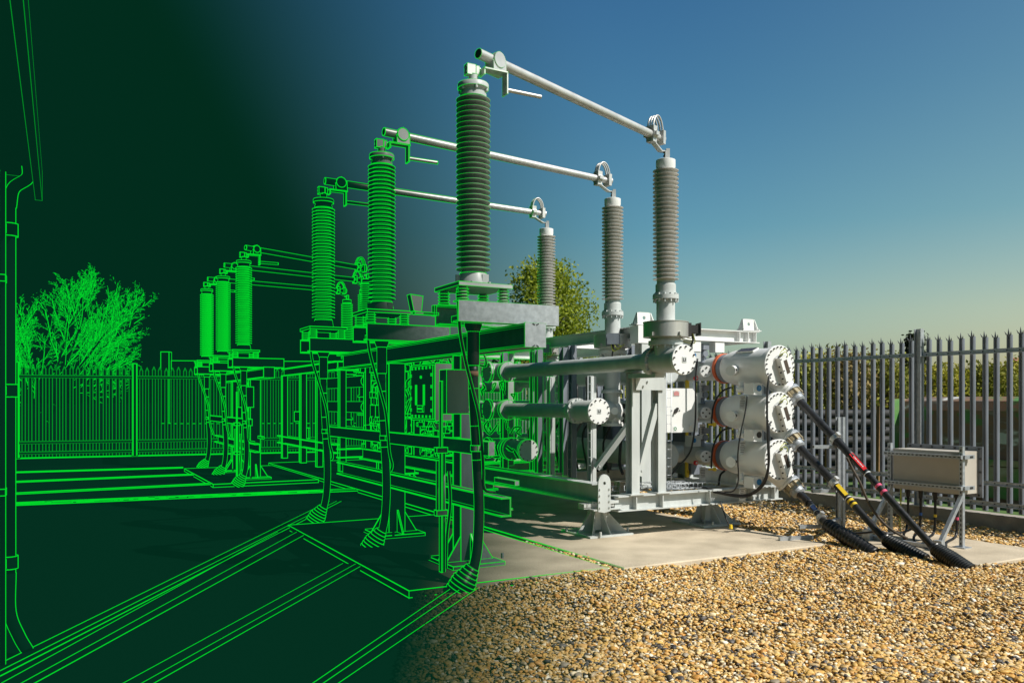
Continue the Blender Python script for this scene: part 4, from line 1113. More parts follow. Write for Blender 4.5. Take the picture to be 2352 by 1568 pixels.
for k in range(99):
    a = rnd.uniform(3.3, 8.3); z = rnd.choice((.8, 1.05, 1.25, 1.4, 1.7, 1.85, 2.2)); z += rnd.uniform(-.08, .1); b = rnd.uniform(-.03, .2)
    m = MB()
    if k % 2: m.box(K(a, b, z), rnd.uniform(.05, .16), .08, rnd.uniform(.04, .14))
    else: m.cyl(K(a, b, z), K(a, b-.1, z), rnd.uniform(.03, .06), None, 10)
    part('fitting', m, M['paint'], gear)
# pipework at the visible edge of the transition, between the ducts
for k in range(22):
    a = rnd.uniform(2.3, 3.6); b = rnd.uniform(.12, .3); z = rnd.choice((.85, 1.2, 1.3, 1.75, 1.85)); p = [K(a, b, z)]
    for j in range(4): p.append(p[-1]+A*rnd.uniform(-.1, .1)+Z*rnd.uniform(-.08, .12)+B*rnd.uniform(-.05, .05))
    m = MB(); m.tube(bez(p, 4), rnd.uniform(.008, .016), 6); part('hose', m, M['black'], gear)
# far skid, mostly hidden behind the near bay
fs = thing('switchgear_skid', 'outlined skid and frame of the far bay behind the far stand', 'skid', K(D+1, 1, .06))
for p, q in ((K(D, 0, .6), K(D+5.5, 0, .6)), (K(D, 0, .5), K(D, 2.75, .5)), (K(D, .0, 2.45), K(D+5, 0, 2.45)), (K(D, 0, 2.45), K(D, 2.8, 2.45))):
    m = MB(); m.ibeam(p, q, .2, .16); part('beam', m, M['paint'], fs)
for a, b in ((0, .1), (0, 1.0), (0, 2.6), (1.5, 0), (3, 0), (5, 0)):
    m = MB(); m.ibeam(K(D+a, b, .1), K(D+a, b, 2.36), .14, .14, up=A); part('column', m, M['paint'], fs)
for i in range(3):
    m = MB(); m.cyl(K(D-.6, .46, ZD[i]), K(D+3, .46, ZD[i]), .12, None, 16); part('duct', m, M['paint'], fs)
# ------------------------------------------------------------------ power cables, cable post and junction box on the right
cab = [
 ('upper thick black cable with red tag and pink bands running to the ground', [(2145.7, 1258, 8.42), (2211, 1302, 8.12)], .30, 'red', 'pink', .43),
 ('middle thick black cable with yellow tag and bands', [(2033, 1238, 8.95), (2106, 1279, 8.62)], .30, 'yellow', 'yellow', .47),
 ('lowest thick black cable with a blue tag above its ribbed boot', [(1897, 1202, 9.45), (1986, 1260, 8.95)], .30, 'blue', None, .5)]
CL = []
def right_boot(m, pe, pb):
    d = pe-pb; L = d.length*1.25; pr = [(.042, -.03), (.06, .0), (.074, .02)]; k = 15
    for i in range(k):
        h = .03+(L-.03)*i/k; st_ = (L-.03)/k; r = .076+.012*min(1, i/6)
        pr += [(r-.008, h), (r, h+st_*.3), (r, h+st_*.62), (r-.008, h+st_*.9)]
    m.lathe(pb, d, pr, 20, [], False)
for i, (lb, ends, sl, c1, c2, tf) in enumerate(cab):
    p0 = CABLE0[i]; pb = U(*ends[0]); pe = U(*ends[1])
    th = thing('power_cable', lb, 'cable', V((pe.x, pe.y, 0)), 'thick cables from the chambers')
    d0 = (pb-p0).normalized()
    path = bez([p0-d0*.08, p0, p0.lerp(pb, .33)+Z*.02, p0.lerp(pb, .66)+Z*.012, pb, pb+(pe-pb)*.25], 8)
    CL.append(path)
    m = MB(); m.lines = False; m.tube(path, .0385, 14); part('sheath', m, M['black'], th)
    m = MB(); m.lines = False; n = len(path); k = int(n*(.45 if i < 2 else .42))
    rr = [.052-.006*(q/k)+.0025*math.sin(q*1.9+i) for q in range(k)]
    m.tube(path[2:2+k], rr, 14); part('heat_shrink_sleeve', m, M['black'], th)
    m = MB(); m.lines = False; right_boot(m, pe, pb); part('duct_boot', m, M['rubber'], th)
    L = [0]
    for q in range(1, n): L.append(L[-1]+(path[q]-path[q-1]).length)
    def at(t):
        s = t*L[-1]
        for q in range(1, n):
            if L[q] >= s:
                f = (s-L[q-1])/(L[q]-L[q-1]); return path[q-1].lerp(path[q], f), (path[q]-path[q-1]).normalized()
        return path[-1], d0
    up = Z
    p, d = at(tf); q, _ = at(tf+.1)
    sd = d.cross(Z).normalized(); nu = sd.cross(d).normalized()
    # flat tag strapped along the cable
    m = MB(); m.lines = False; off = (nu*.8+sd*.5).normalized()*.042; wv = (sd*.8-nu*.5).normalized()
    if wv.dot(sd) < 0: wv = -wv
    tgt = (p+q)/2+off
    m.obox(tgt, (q-p)/2, wv*.022, off.normalized()*.003)
    if i == 0:
        m.m = 1
        for u in (-.6, -.4, -.25, -.05, .1, .3, .45, .65): m.obox(tgt+off.normalized()*.004+(q-p)*(u/2), (q-p)*.03, wv*.006, off.normalized()*.001)
    part('phase_tag', m, [M[c1], M['paper']], th)
    m = MB(); m.lines = False
    for t in (tf-.015, tf+.115):
        a, d = at(t); m.cyl(a-d*.006, a+d*.006, .0415, None, 14)
    part('tie', m, M['paper'], th)
    if c2:
        for t in ((tf+.19, tf+.225) if i == 0 else (tf+.14, tf+.175)):
            m = MB(); m.lines = False; a, d = at(t); m.cyl(a-d*.016, a+d*.016, .0405, None, 14); part('phase_band', m, M[c2], th)
# cable post of back to back struts with arms and cleats
pp = V((4.05, 10.2, 0))
po = thing('cable_post', 'galvanised strut post with arms and cleats holding the three thick cables', 'post', pp)
m = MB(); m.lines = False
for k in (-1, 1): m.chan(pp+A*0+B*(.022*k)-Z*.02, pp+B*(.022*k)+Z*1.46, .042, .042*k*0+.04, .004, k)
m.bar(pp-B*.06-Z*.02-A*.03, pp-B*.06+Z*1.42-A*.03, .04, .012, up=A)
part('upright', m, M['galv'], po)
def atY(path, px):
    for p, q in zip(path, path[1:]):
        a = p.x/p.y*F+1176; b = q.x/q.y*F+1176
        if a <= px <= b: return p.lerp(q, (px-a)/(b-a)), (q-p).normalized()
    return path[-1], (path[-1]-path[-2]).normalized()
for i, px in enumerate((1919, 1916, 1911)):
    c, d = atY(CL[i] if i < 2 else CL[i], px if i < 2 else 1887)
    if i == 2: c = c
    m = MB(); m.lines = False
    m.cyl(c-d*.03, c+d*.03, .056, None, 18); sd = d.cross(Z).normalized(); nu = sd.cross(d)
    m.obox(c+nu*.065, d*.028, sd*.02, nu*.02); m.obox(c-nu*.055, d*.028, sd*.04, nu*.012)
    part('cleat', m, M['alu'], po)
    z = c.z-.09
    h = V((pp.x, pp.y, z)); tip = V((c.x, c.y, z))+(V((c.x, c.y, z))-h).normalized()*.12-V((.18, 0, 0))
    m = MB(); m.lines = False; m.bar(h, V((c.x, c.y, z)), .04, .04); m.bar(V((c.x, c.y, z)), V((c.x, c.y, z))-V((.27, .03, 0)), .04, .04)
    m.m = 1; e = V((c.x, c.y, z))-V((.272, .03, 0)); m.obox(e, V((.002, 0, 0)), V((0, .013, 0)), Z*.013)
    part('arm', m, [M['galv'], M['dark']], po)
m = MB(); m.lines = False; q = G(1790, 1243, .05); m.bar(q+Z*.03, q+V((.42, .12, .03)), .04, .045)
single('strut_offcut', m, M['galv'], 'short length of strut lying on the slab edge by the lowest boot', 'strut', q)

# junction box stand
J0 = V((4.95, 9.1, 0)); ja = FD; jn = V((-FD.y, FD.x, 0))   # along the fence, and the side facing the camera
st = thing('junction_box_stand', 'slotted galvanised strut stand on the small concrete pad', 'stand', J0+ja*.45)
def slots(m, p, q, w_ax, nrm, step=.05):
    d = q-p; n = int(d.length/step)
    for k in range(n):
        c = p+d*((k+.5)/n)+nrm*.0015
        m.obox(c, d.normalized()*.013, w_ax*.006, nrm*.001, False)
for s, zb in ((0, .045), (.88, .0)):
    m = MB(); m.lines = False
    b = J0+ja*s
    m.bar(b+Z*zb, b+Z*1.16, .042, .042, up=ja); m.m = 1
    slots(m, b+jn*.0215+Z*(zb+.02), b+jn*.0215+Z*1.14, ja, jn)
    part('post', m, [M['galv'], M['dark']], st)
    m = MB(); m.lines = False; m.obox(b+Z*(zb+.006), ja*.07, jn*.07, Z*.006); m.bar(b+Z*.62-jn*.0, b+jn*.42+Z*.1, .041, .041); m.obox(b+jn*.42+Z*.08, ja*.05, jn*.03, Z*.08); part('stay', m, M['galv'], st)
for z in (1.04, .70):
    m = MB(); m.lines = False; a = J0+ja*-.03+jn*.045+Z*z; b = J0+ja*.92+jn*.045+Z*z
    m.bar(a, b, .04, .042); m.m = 1; slots(m, a+jn*.0205, b+jn*.0205, Z, jn); part('rail', m, [M['galv'], M['dark']], st)
    m = MB(); m.lines = False; m.bar(J0-ja*.03+jn*.02+Z*z, J0-ja*.03-jn*.16+Z*z, .036, .042); m.m = 1; m.obox(J0-ja*.049-jn*.1+Z*z, jn*.03, Z*.012, ja*.001); part('side_bracket', m, [M['galv'], M['dark']], st)
m = MB(); m.lines = False; m.bar(J0+jn*.36+Z*.07+ja*0, J0+ja*.88+jn*.36+Z*.07, .041, .041); part('foot_rail', m, M['galv'], st)
bxo = thing('junction_box', 'beige steel junction box with bolted rear flange on the strut stand', 'junction box', J0+ja*.44-jn*.18+Z*.6)
m = MB(); m.lines = False; bc = J0+ja*.43-jn*.17+Z*.86
m.obox(bc, ja*.41, jn*.17, Z*.235); part('body', m, M['box'], bxo)
m = MB(); m.lines = False; m.obox(bc-jn*.178, ja*.46, jn*.008, Z*.285); m.m = 1
for k in range(7):
    for z in (-.26, .26): m.cyl(bc-jn*.17+ja*(-.42+.14*k)+Z*z, bc-jn*.158+ja*(-.42+.14*k)+Z*z, .011, None, 8)
for k in (-.15, 0, .15):
    for s in (-1, 1): m.cyl(bc-jn*.17+ja*(.435*s)+Z*k, bc-jn*.158+ja*(.435*s)+Z*k, .011, None, 8)
part('rear_flange', m, [M['galvd'], M['dark']], bxo)
for k, (s, cl) in enumerate(((.30, None), (.14, 'blue'), (-.04, 'yellow'), (-.30, 'pink'))):
    q = bc+ja*s+jn*.05-Z*.235
    m = MB(); m.lines = False; m.cyl(q, q-Z*.1, .026, .022, 12); part('gland', m, M['black'], bxo)
    e = V((q.x, q.y, 0))+jn*(.3+.05*k)-ja*.15
    m = MB(); m.lines = False; pts = bez([q-Z*.1, q-Z*.3, q-Z*.48+jn*.03, e+Z*.12, e+Z*.02+jn*.1-ja*.1], 6); m.tube(pts, .015, 8)
    o = single('signal_cable', m, M['black'], ('plain black cable leftmost under the junction box', 'black cable with a blue band under the junction box', 'black cable with a yellow band under the junction box', 'black cable with a pink band behind the right strut post')[k], 'cable', q, 'cables under the junction box')
    if cl:
        m = MB(); m.lines = False; m.cyl(pts[5], pts[6], .0175, None, 10)
        c = part('phase_band', m, M[cl], o)
m = MB(); m.lines = False; q = bc+ja*.36+jn*.1-Z*.235; m.tube(bez([q, q-Z*.2, q-Z*.42+ja*.01, q-Z*.55]), .007, 6)
single('earth_wire', m, M['wire'], 'green and yellow wire hanging from the junction box', 'wire', q)
# grey brown flexible cables looping over the ground
def H4(x, y, Y): return U((1840+x/3.2675)/1.0884, (950+y/3.2675)/1.0884, Y)
m = MB(); m.lines = False
m.tube(bez([H4(905, 630, 9.2), H4(950, 720, 9.2), H4(1010, 830, 9.1), H4(1060, 950, 9.1), H4(1120, 1060, 9.05), H4(1200, 1160, 9.0), H4(1290, 1235, 8.9), H4(1400, 1290, 8.9)], 6), .014, 8)
single('flexible_cable', m, M['bark'], 'slim brown cable leaving the upper thick cable and sagging to the ground', 'cable', H4(905, 630, 9.2))
m = MB(); m.lines = False
m.tube(bez([H4(860, 1235, 9.6), H4(930, 1250, 9.5), H4(1050, 1245, 9.4), H4(1150, 1235, 9.3), H4(1250, 1250, 9.25), H4(1380, 1235, 9.4), H4(1480, 1190, 9.8)], 6), .014, 8)
single('flexible_cable', m, M['black'], 'slim black cable lying across the ground behind the boots', 'cable', H4(860, 1235, 9.6))

# ------------------------------------------------------------------ beyond the right fence
tk = thing('storage_skip', 'long rusty green steel container behind the right fence', 'container', V((7.2, 14.6, 0)))
ta = -FD; tn = V((-FD.y, FD.x, 0)); t0 = V((6.95, 15.0, 0))
m = MB(); m.lines = False
prof = [(0, .0), (.0, .62), (-.06, .70), (-.10, .95), (-.12, 1.5), (-.22, 1.66), (-.45, 1.735), (-1.9, 1.735), (-1.9, 0)]
m.prism([t0+tn*u+Z*z for u, z in prof], ta*7.5); part('body', m, M['rust'], tk)
m = MB(); m.lines = False; m.obox(t0+ta*3.75+tn*.03+Z*.66, ta*3.76, tn*.05, Z*.05)
for k in range(6): m.obox(t0+ta*(.4+1.3*k)+tn*.015+Z*.35, ta*.05, tn*.03, Z*.26)
part('waist_rail', m, M['rust2'], tk)
m = MB(); m.lines = False; m.obox(t0+ta*3.75+tn*.06+Z*.34, ta*3.7, tn*.01, Z*.25); part('lower_panel', m, M['rust2'], tk)
m = MB(); m.lines = False; m.obox(t0-ta*.03-tn*.95+Z*.85, ta*.03, tn*.97, Z*.85); m.cyl(t0-ta*.07+tn*.0+Z*.9, t0-ta*.07-tn*1.8+Z*.9, .05, None, 10); part('end_door', m, M['rust2'], tk)
rnd = random.Random(5)
pd = V((.96, .28, 0)).normalized(); pq = U(1846, 960, 17.0)
z = 0.09; row = 0
labs = ['lowest', 'second lowest', 'third', 'fourth', 'fifth', 'sixth', 'seventh', 'topmost']
for k in range(8):
    p = V((6.0, 16.9, .1+.185*k))+V((.02*(k % 2), .09*(k % 2), 0))
    m = MB(); m.lines = False; m.cyl(p-pd*1.6, p+pd*2.1+pd*rnd.uniform(-.1, .1), .09, None, 18)
    single('stacked_pipe', m, M['pipe'], 'black plastic pipe, %s in the stack beyond the fence' % labs[k], 'pipe', p, 'stacked black pipes')
for k, s in enumerate((-.75, .45, 1.7)):
    p = V((6.0, 16.9, 0))+pd*s-V((0, .14, 0)); m = MB(); m.lines = False; m.bar(p, p+Z*(1.45+.05*k)+pd*.02, .09, .06, up=pd)
    single('timber_upright', m, M['wood'], ('leftmost', 'middle', 'rightmost')[k]+' timber upright holding the stack of black pipes', 'timber', p, 'timber uprights at the pipe stack')
th = thing('brick_house', 'small red brick house far beyond the right fence', 'house', V((31, 48, 0)))
m = MB(); m.lines = False; m.obox(V((31.2, 48, 1.5)), V((2, .3, 0)), V((-.3, 2, 0)), Z*1.5); part('wall', m, M['brick'], th)
m = MB(); m.lines = False; q = V((31.2, 48, 3)); m.prism([q+V((-2.2, -2.3, 0)), q+V((-2.2, 2.3, 0)), q+V((-2.2, 0, 1.2))], V((4.4, .5, 0))); part('roof', m, M['brick'], th)
# ------------------------------------------------------------------ vegetation
LEAF = dict(
 spring=ramp_mat('spring_leaves', [(0, (.10, .15, .01)), (.5, (.23, .29, .02)), (1, (.42, .46, .045))], .55, 'tone', .3, .45),
 olive=ramp_mat('olive_leaves', [(0, (.09, .11, .014)), (.5, (.22, .23, .028)), (1, (.42, .38, .07))], .6, 'tone', .25, .25),
 yellow=ramp_mat('yellow_green_leaves', [(0, (.18, .20, .014)), (.5, (.36, .34, .028)), (1, (.55, .48, .08))], .6, 'tone', .25, .25),
 brown=ramp_mat('budding_brown_twigs', [(0, (.12, .09, .03)), (.5, (.28, .205, .08)), (1, (.46, .34, .15))], .7, 'tone', .2, .2),
 dark=ramp_mat('dark_conifer_needles', [(0, (.012, .02, .008)), (.5, (.028, .042, .014)), (1, (.055, .075, .022))], .7, 'tone', .2, .1),
)
def set_attr(me, vals):
    at = me.attributes.new('tone', 'FLOAT', 'FACE'); at.data.foreach_set('value', np.asarray(vals, dtype=np.float32))
def leaf_mesh(name, cen, size, rng, tone, mt, parent, origin, aspect=.6):
    n = len(cen); cen = np.asarray(cen)-np.asarray(origin)
    t = rng.normal(size=(n, 3)); t /= np.linalg.norm(t, axis=1)[:, None]
    q = rng.normal(size=(n, 3)); q -= (q*t).sum(1)[:, None]*t; q /= np.linalg.norm(q, axis=1)[:, None]
    sz = (size*rng.uniform(.6, 1.4, n))[:, None]
    v = np.stack([cen-t*sz, cen+q*sz*aspect, cen+t*sz, cen-q*sz*aspect], 1).reshape(-1, 3)
    me = bpy.data.meshes.new(name); me.vertices.add(4*n); me.vertices.foreach_set('co', v.ravel())
    me.loops.add(4*n); me.loops.foreach_set('vertex_index', np.arange(4*n))
    me.polygons.add(n); me.polygons.foreach_set('loop_start', np.arange(n)*4)
    me.materials.append(mt); me.update(); me.validate()
    set_attr(me, np.clip(tone, 0, 1))
    o = bpy.data.objects.new(name, me); COL.objects.link(o); o.parent = parent
    return o
def crown_tree(name, label, cat, base, h, wdt, mt, seed, nclump, per, lsize, z0=.25, group=None, cone=False):
    rng = np.random.default_rng(seed); rnd = random.Random(seed)
    base = V(base); th = thing(name, label, cat, base, group)
    m = MB(); m.lines = False
    m.tube([base-Z*.05, base+Z*h*.3, base+Z*h*.6+V((rnd.uniform(-.1, .1)*wdt, 0, 0)), base+Z*h*.9], [h*.025, h*.02, h*.013, h*.004], 7)
    cl = []
    for k in range(nclump):
        t = rnd.random()**.8; z = z0+(1-z0)*t; ang = rnd.uniform(0, 2*PI)
        if cone: rad = wdt/2*(1-t)*.9
        else: rad = wdt/2*math.sqrt(max(.03, 1-((t-.38)/.64)**2))*(.80+.20*math.sin(ang*2+seed+3*t)+.16*math.sin(ang*5+seed*2+7*t))
        r = rad*math.sqrt(rnd.uniform(.15, 1))
        c = base+V((r*math.cos(ang), r*math.sin(ang), h*z)); cl.append(c)
        if k % 2 == 0:
            s = base+Z*h*max(.15, z*rnd.uniform(.45, .75))
            m.tube([s, s.lerp(c, .5)+Z*.04*h, c], [h*.008, h*.005, h*.0015], 5)
    part('trunk', m, M['bark'], th)
    cen = []; tone = []
    for c in cl:
        s = wdt*.10*rnd.uniform(.6, 1.3); b = rnd.uniform(.2, .8)
        p = np.clip(rng.normal(size=(per, 3)), -1.5, 1.5)*np.array([s, s, s*.7])+np.array(c)
        cen.append(p); tone.append(b+rng.normal(size=per)*.18)
    leaf_mesh('crown', np.concatenate(cen), lsize, rng, np.concatenate(tone), LEAF[mt], th, base)
    return th
# the spring green tree behind the farthest bushing
Yt = 26
tb = V(((1256-1176)/F*Yt, Yt, 0))
crown_tree('maple_tree', 'spring green tree with fresh leaves behind the farthest bushing', 'tree', tb, 5.85, 3.5, 'spring', 22, 150, 90, .055, .40)
# hedge line beyond the right fence
hd = [
 (1560, 26, 2.3, 3.0, 'yellow'), (1630, 24, 2.35, 2.6, 'olive'), (1720, 27, 2.5, 3.4, 'brown'), (1800, 24, 2.4, 2.6, 'olive'), (1850, 23, 2.62, 2.4, 'olive'),
 (1895, 24, 2.75, 2.6, 'yellow'), (1940, 23, 2.55, 2.2, 'brown'), (1985, 24.5, 2.6, 2.6, 'brown'), (2030, 23, 2.72, 2.4, 'olive'), (2075, 25, 2.75, 2.6, 'brown'),
 (2165, 24, 2.5, 2.2, 'yellow'), (2215, 25, 2.3, 2.4, 'olive'), (2265, 24, 2.35, 2.4, 'olive'), (2310, 26, 2.5, 2.4, 'brown'), (2365, 25, 2.7, 2.8, 'yellow'), (1480, 27, 2.2, 3.0, 'olive'), (1390, 28, 2.2, 3.0, 'yellow'), (2420, 26, 2.6, 2.8, 'olive')]
nm = {'yellow': 'yellow green bush', 'olive': 'olive green bush', 'brown': 'brownish budding bush'}
where = ['left of the white control panel', 'between the panel and the chambers', 'behind the orange bands', 'behind the topmost chamber', 'just right of the topmost chamber', 'above the end of the pipe stack, bright topped', 'above the left of the black pipes', 'above the middle of the black pipes', 'above the right of the black pipes', 'at the left end of the rusty container', 'just right of the thick fence post', 'beyond the rusty container, dark sided', 'beyond the junction box', 'right of the junction box, twiggy', 'by the far red house', 'behind the nearest bushing', 'right of the spring green tree', 'at the right edge of the picture']
for k, (px, Y, h, w, mt) in enumerate(hd):
    h += (.28, -.12, .1, -.3, .05, .22)[k % 6]
    crown_tree('hedge_bush', nm[mt]+' '+where[k], 'bush', ((px-1176)/F*Y, Y, 0), h, w, mt, 40+k, 75, 75, .05, .02, 'hedge bushes beyond the fence')
    w2 = w
crown_tree('conifer_tree', 'dark pointed conifer behind the thick fence post', 'tree', ((2102-1176)/F*28, 28, 0), 3.85, 1.5, 'dark', 77, 80, 90, .06, .02, None, True)
# far wooded rise
rng = np.random.default_rng(9); n = 26000
xx = rng.uniform(-10, 75, n); yy = rng.uniform(44, 75, n)
hh = (1.6+.055*np.clip(xx-14, 0, 60)+.5*np.sin(xx*.35)+.4*np.sin(xx*.93+1)+.3*np.sin(xx*2.1)+.035*(yy-44))*.95
zz = np.sqrt(rng.uniform(0, 1, n))*hh+rng.normal(size=n)*.12
wood = bpy.data.objects.new('woodland', None); 
o = leaf_mesh('woodland', np.stack([xx, yy, zz], 1), .24, rng, .5+.35*np.sin(xx*1.3+yy)+rng.normal(size=n)*.2, LEAF['brown'], None, (0, 0, 0))
o['kind'] = 'stuff'

# bare green outlined tree beyond the rear left fence
def bare_tree(base, h, seed):
    rnd = random.Random(seed)
    th = thing('bare_tree', 'bright green outlined bare tree with spreading twigs beyond the left fence', 'tree', base)
    trunk = MB(); tw = MB(); tw.dim = False
    segs = []
    def grow(p, d, L, lev, bend):
        n = 7 if lev == 0 else 5 if lev == 1 else 4 if lev < 4 else 3
        q = p
        for j in range(n):
            d = (d+bend*(1/n)+V((rnd.gauss(0, .07), rnd.gauss(0, .07), rnd.gauss(0, .07)))*(1 if lev < 3 else 1.6)).normalized()
            e = q+d*(L/n); segs.append((q, e, lev+1)); q = e
            if lev < 4 and (j > 0 or lev > 0) and (lev < 3 or rnd.random() < .75):
                for _ in range(2 if lev < 2 and j > 1 else 1):
                    sd = V((rnd.gauss(0, 1), rnd.gauss(0, .8), rnd.gauss(0, 1))); sd = (sd-d*sd.dot(d)).normalized()
                    nd = (d*.85+sd*.55).normalized()
                    f = 1-.55*j/n
                    grow(q, nd, L*rnd.uniform(.36, .52)*f, lev+1, V((.04, 0, .22 if lev < 2 else -.10)))
    fork = base+Z*h*.15
    segs.append((base, fork, 0))
    for dx, dz, L, bx_, bz_ in ((-.55, .85, .55, -.1, .25), (-.28, 1, .68, -.05, .2), (-.02, 1, .80, 0, .1), (.16, 1, .74, .15, 0), (.40, .95, .78, .35, -.1), (.65, .85, .84, .55, -.35), (.9, .65, .92, .7, -.65), (1.0, .38, .78, .5, -.4), (-.9, .5, .40, -.2, .2), (.3, 1, .72, .3, -.2), (.55, .9, .66, .4, -.2), (.85, .8, .74, .6, -.5), (-.4, 1, .5, 0, .2)):
        grow(fork+V((rnd.uniform(-.1, .1), 0, rnd.uniform(-.2, .3))), V((dx, rnd.uniform(-.5, .5), dz)).normalized(), h*L*1.15, 0, V((bx_, 0, bz_)))
    cx_ = base.x+.75; segs[:] = [t_ for t_ in segs if t_[2] == 0 or (((t_[1].x-cx_)/2.75)**2+((t_[1].z-3.75)/2.95)**2 < 1+rnd.uniform(-.25, .12) and t_[1].z > 1.6)]
    rnd.shuffle(segs)
    for p, q, lev in segs:
        if lev <= 1: trunk.lines = False; trunk.tube([p, q], [.075 if lev == 0 else .04, .05 if lev == 0 else .03], 6)
    tw.K = .00034
    segs.sort(key=lambda t_: t_[2])
    for p, q, lev in segs[:30000]:
        tw.dim = lev > 2 and rnd.random() < .62
        tw.L([p, q], False, 1.5 if lev < 2 else 1.1 if lev < 3 else .75)
    part('trunk', trunk, M['bark'], th); part('crown', tw, M['bark'], th)
    return len(segs)
Yb = 30
print('bare segs', bare_tree(V(((112-1176)/F*Yb, Yb, 0)), 5.9, 5))

# ------------------------------------------------------------------ gravel
rng = np.random.default_rng(1)
def ico(sub):
    import bmesh
    bm = bmesh.new(); bmesh.ops.create_icosphere(bm, subdivisions=sub, radius=1)
    v = np.array([p.co[:] for p in bm.verts]); f = np.array([[q.index for q in p.verts] for p in bm.faces]); bm.free(); return v, f
def inside(x, y, o, a0, a1, b0, b1):
    dx = x-o[0]; dy = y-o[1]
    det = A.x*B.y-A.y*B.x
    a = (dx*B.y-dy*B.x)/det; b = (A.x*dy-A.y*dx)/det
    return (a > a0) & (a < a1) & (b > b0) & (b < b1)
def stones(y0, y1, dens, sub, smin, smax):
    pts = []
    area = .5*(y1*y1-y0*y0)*1.0
    n = int(dens*area)
    y = np.sqrt(rng.uniform(y0*y0, y1*y1, n)); u = rng.uniform(-.30, .70, n); x = u*y
    keep = (x-.27)/np.maximum(.7+.06*y, .3) > -.97
    mg = .012
    for o, a0, a1, b0, b1 in ((SL0, 0, 4.2, 0, 2.04), (SR0, 0, 15.4, 0, 2.82), (PAD0, 0, 1.75, -.30, 1.1)):
        e = rng.uniform(-.03, .02, n)-np.where(rng.random(n) < .10, rng.exponential(.05, n), 0)
        dx = x-o[0]; dy = y-o[1]; det = A.x*B.y-A.y*B.x
        a = (dx*B.y-dy*B.x)/det; b = (A.x*dy-A.y*dx)/det
        keep &= ~((a > a0-e) & (a < a1+e) & (b > b0-e) & (b < b1+e))
    # stop at the kerb of the right fence
    nx, ny = -FD.y, FD.x
    keep &= ((x-FP.x)*nx+(y-FP.y)*ny) > .11
    x = x[keep]; y = y[keep]; n = len(x)
    v, f = ico(sub)
    s = rng.uniform(smin*.75, smax, n)*np.where(rng.random(n) < .10, 1.65, 1)
    sc3 = np.stack([rng.uniform(.8, 1.35, n), rng.uniform(.6, .95, n), rng.uniform(.30, .58, n)], 1)*s[:, None]
    jit = rng.normal(size=(n, len(v), 1))*.14+1
    P = v[None]*jit*sc3[:, None, :]
    for k in range(4):      # knapped flat faces
        nr = rng.normal(size=(n, 1, 3)); nr /= np.linalg.norm(nr, axis=2, keepdims=True)
        dd = (P*nr).sum(2, keepdims=True); lim = rng.uniform(.35, .75, (n, 1, 1))*s[:, None, None]
        P = P-np.maximum(0, dd-lim)*nr
    # random tilt then spin
    t1 = rng.normal(size=n)*.38; t2 = rng.uniform(0, 2*np.pi, n)
    c, si = np.cos(t1)[:, None], np.sin(t1)[:, None]
    Y_ = P[:, :, 1]*c-P[:, :, 2]*si; Z_ = P[:, :, 1]*si+P[:, :, 2]*c; X_ = P[:, :, 0]
    c, si = np.cos(t2)[:, None], np.sin(t2)[:, None]
    X2 = X_*c-Y_*si; Y2 = X_*si+Y_*c
    mound = .02*np.sin(x*2.1+1+.6*np.sin(y*1.3))*np.sin(y*1.7+.8*np.sin(x*.9))+.014*np.sin(x*6.7+y)*np.sin(y*5.1+2-x)+.02
    zc = mound+rng.uniform(-.004, .018, n)+s*.25
    W_ = np.stack([X2+x[:, None], Y2+y[:, None], Z_+zc[:, None]], 2).reshape(-1, 3)
    F_ = (f[None]+(np.arange(n)*len(v))[:, None, None]).reshape(-1, 3)
    tone = np.repeat(rng.uniform(0, 1, n), len(f))
    return W_, F_, tone
parts = []; base = 0
for a in ((3.85, 5.6, 4300, 2, .011, .0205), (5.6, 8.0, 3100, 1, .0115, .0215), (8.0, 11.5, 1700, 1, .015, .026), (11.5, 15.0, 700, 1, .02, .032)):
    w_, f_, t_ = stones(*a); parts.append((w_, f_+base, t_)); base += len(w_)
Wv = np.concatenate([p[0] for p in parts]); Fv = np.concatenate([p[1] for p in parts]); Tv = np.concatenate([p[2] for p in parts])
print('stones faces', len(Fv))
me = bpy.data.meshes.new('gravel'); me.vertices.add(len(Wv)); me.vertices.foreach_set('co', Wv.astype(np.float32).ravel())
me.loops.add(3*len(Fv)); me.loops.foreach_set('vertex_index', Fv.astype(np.int32).ravel())
me.polygons.add(len(Fv)); me.polygons.foreach_set('loop_start', np.arange(len(Fv), dtype=np.int32)*3)
me.materials.append(ramp_mat('flint_gravel', [(0, (.045, .04, .04)), (.09, (.13, .11, .095)), (.14, (.42, .34, .23)), (.25, (.57, .355, .115)), (.45, (.70, .425, .105)), (.60, (.53, .245, .05)), (.74, (.68, .45, .17)), (.90, (.76, .58, .31)), (1, (.90, .82, .66))], .55, None, .45))
me.update(); set_attr(me, Tv)
o = bpy.data.objects.new('gravel', me); COL.objects.link(o); o['kind'] = 'stuff'

# ------------------------------------------------------------------ sky, sun, camera
SUNAZ = math.radians(119); SUNEL = math.radians(46)
w = bpy.data.worlds.new('World'); sc.world = w; w.use_nodes = True
nt = w.node_tree; nt.nodes.clear()
sky = nn(nt, 'ShaderNodeTexSky'); sky.sky_type = 'NISHITA'; sky.sun_disc = False
sky.sun_elevation = SUNEL; sky.sun_rotation = SUNAZ; sky.altitude = 50; sky.air_density = 1.0; sky.dust_density = 2.2; sky.ozone_density = 2.2
b1 = nn(nt, 'ShaderNodeBackground'); b1.inputs[1].default_value = .14
b0 = nn(nt, 'ShaderNodeBackground'); b0.inputs[0].default_value = DARK; b0.inputs[1].default_value = .86
tc = nn(nt, 'ShaderNodeTexCoord'); sp = nn(nt, 'ShaderNodeSeparateXYZ'); nt.links.new(tc.outputs['Generated'], sp.inputs[0])
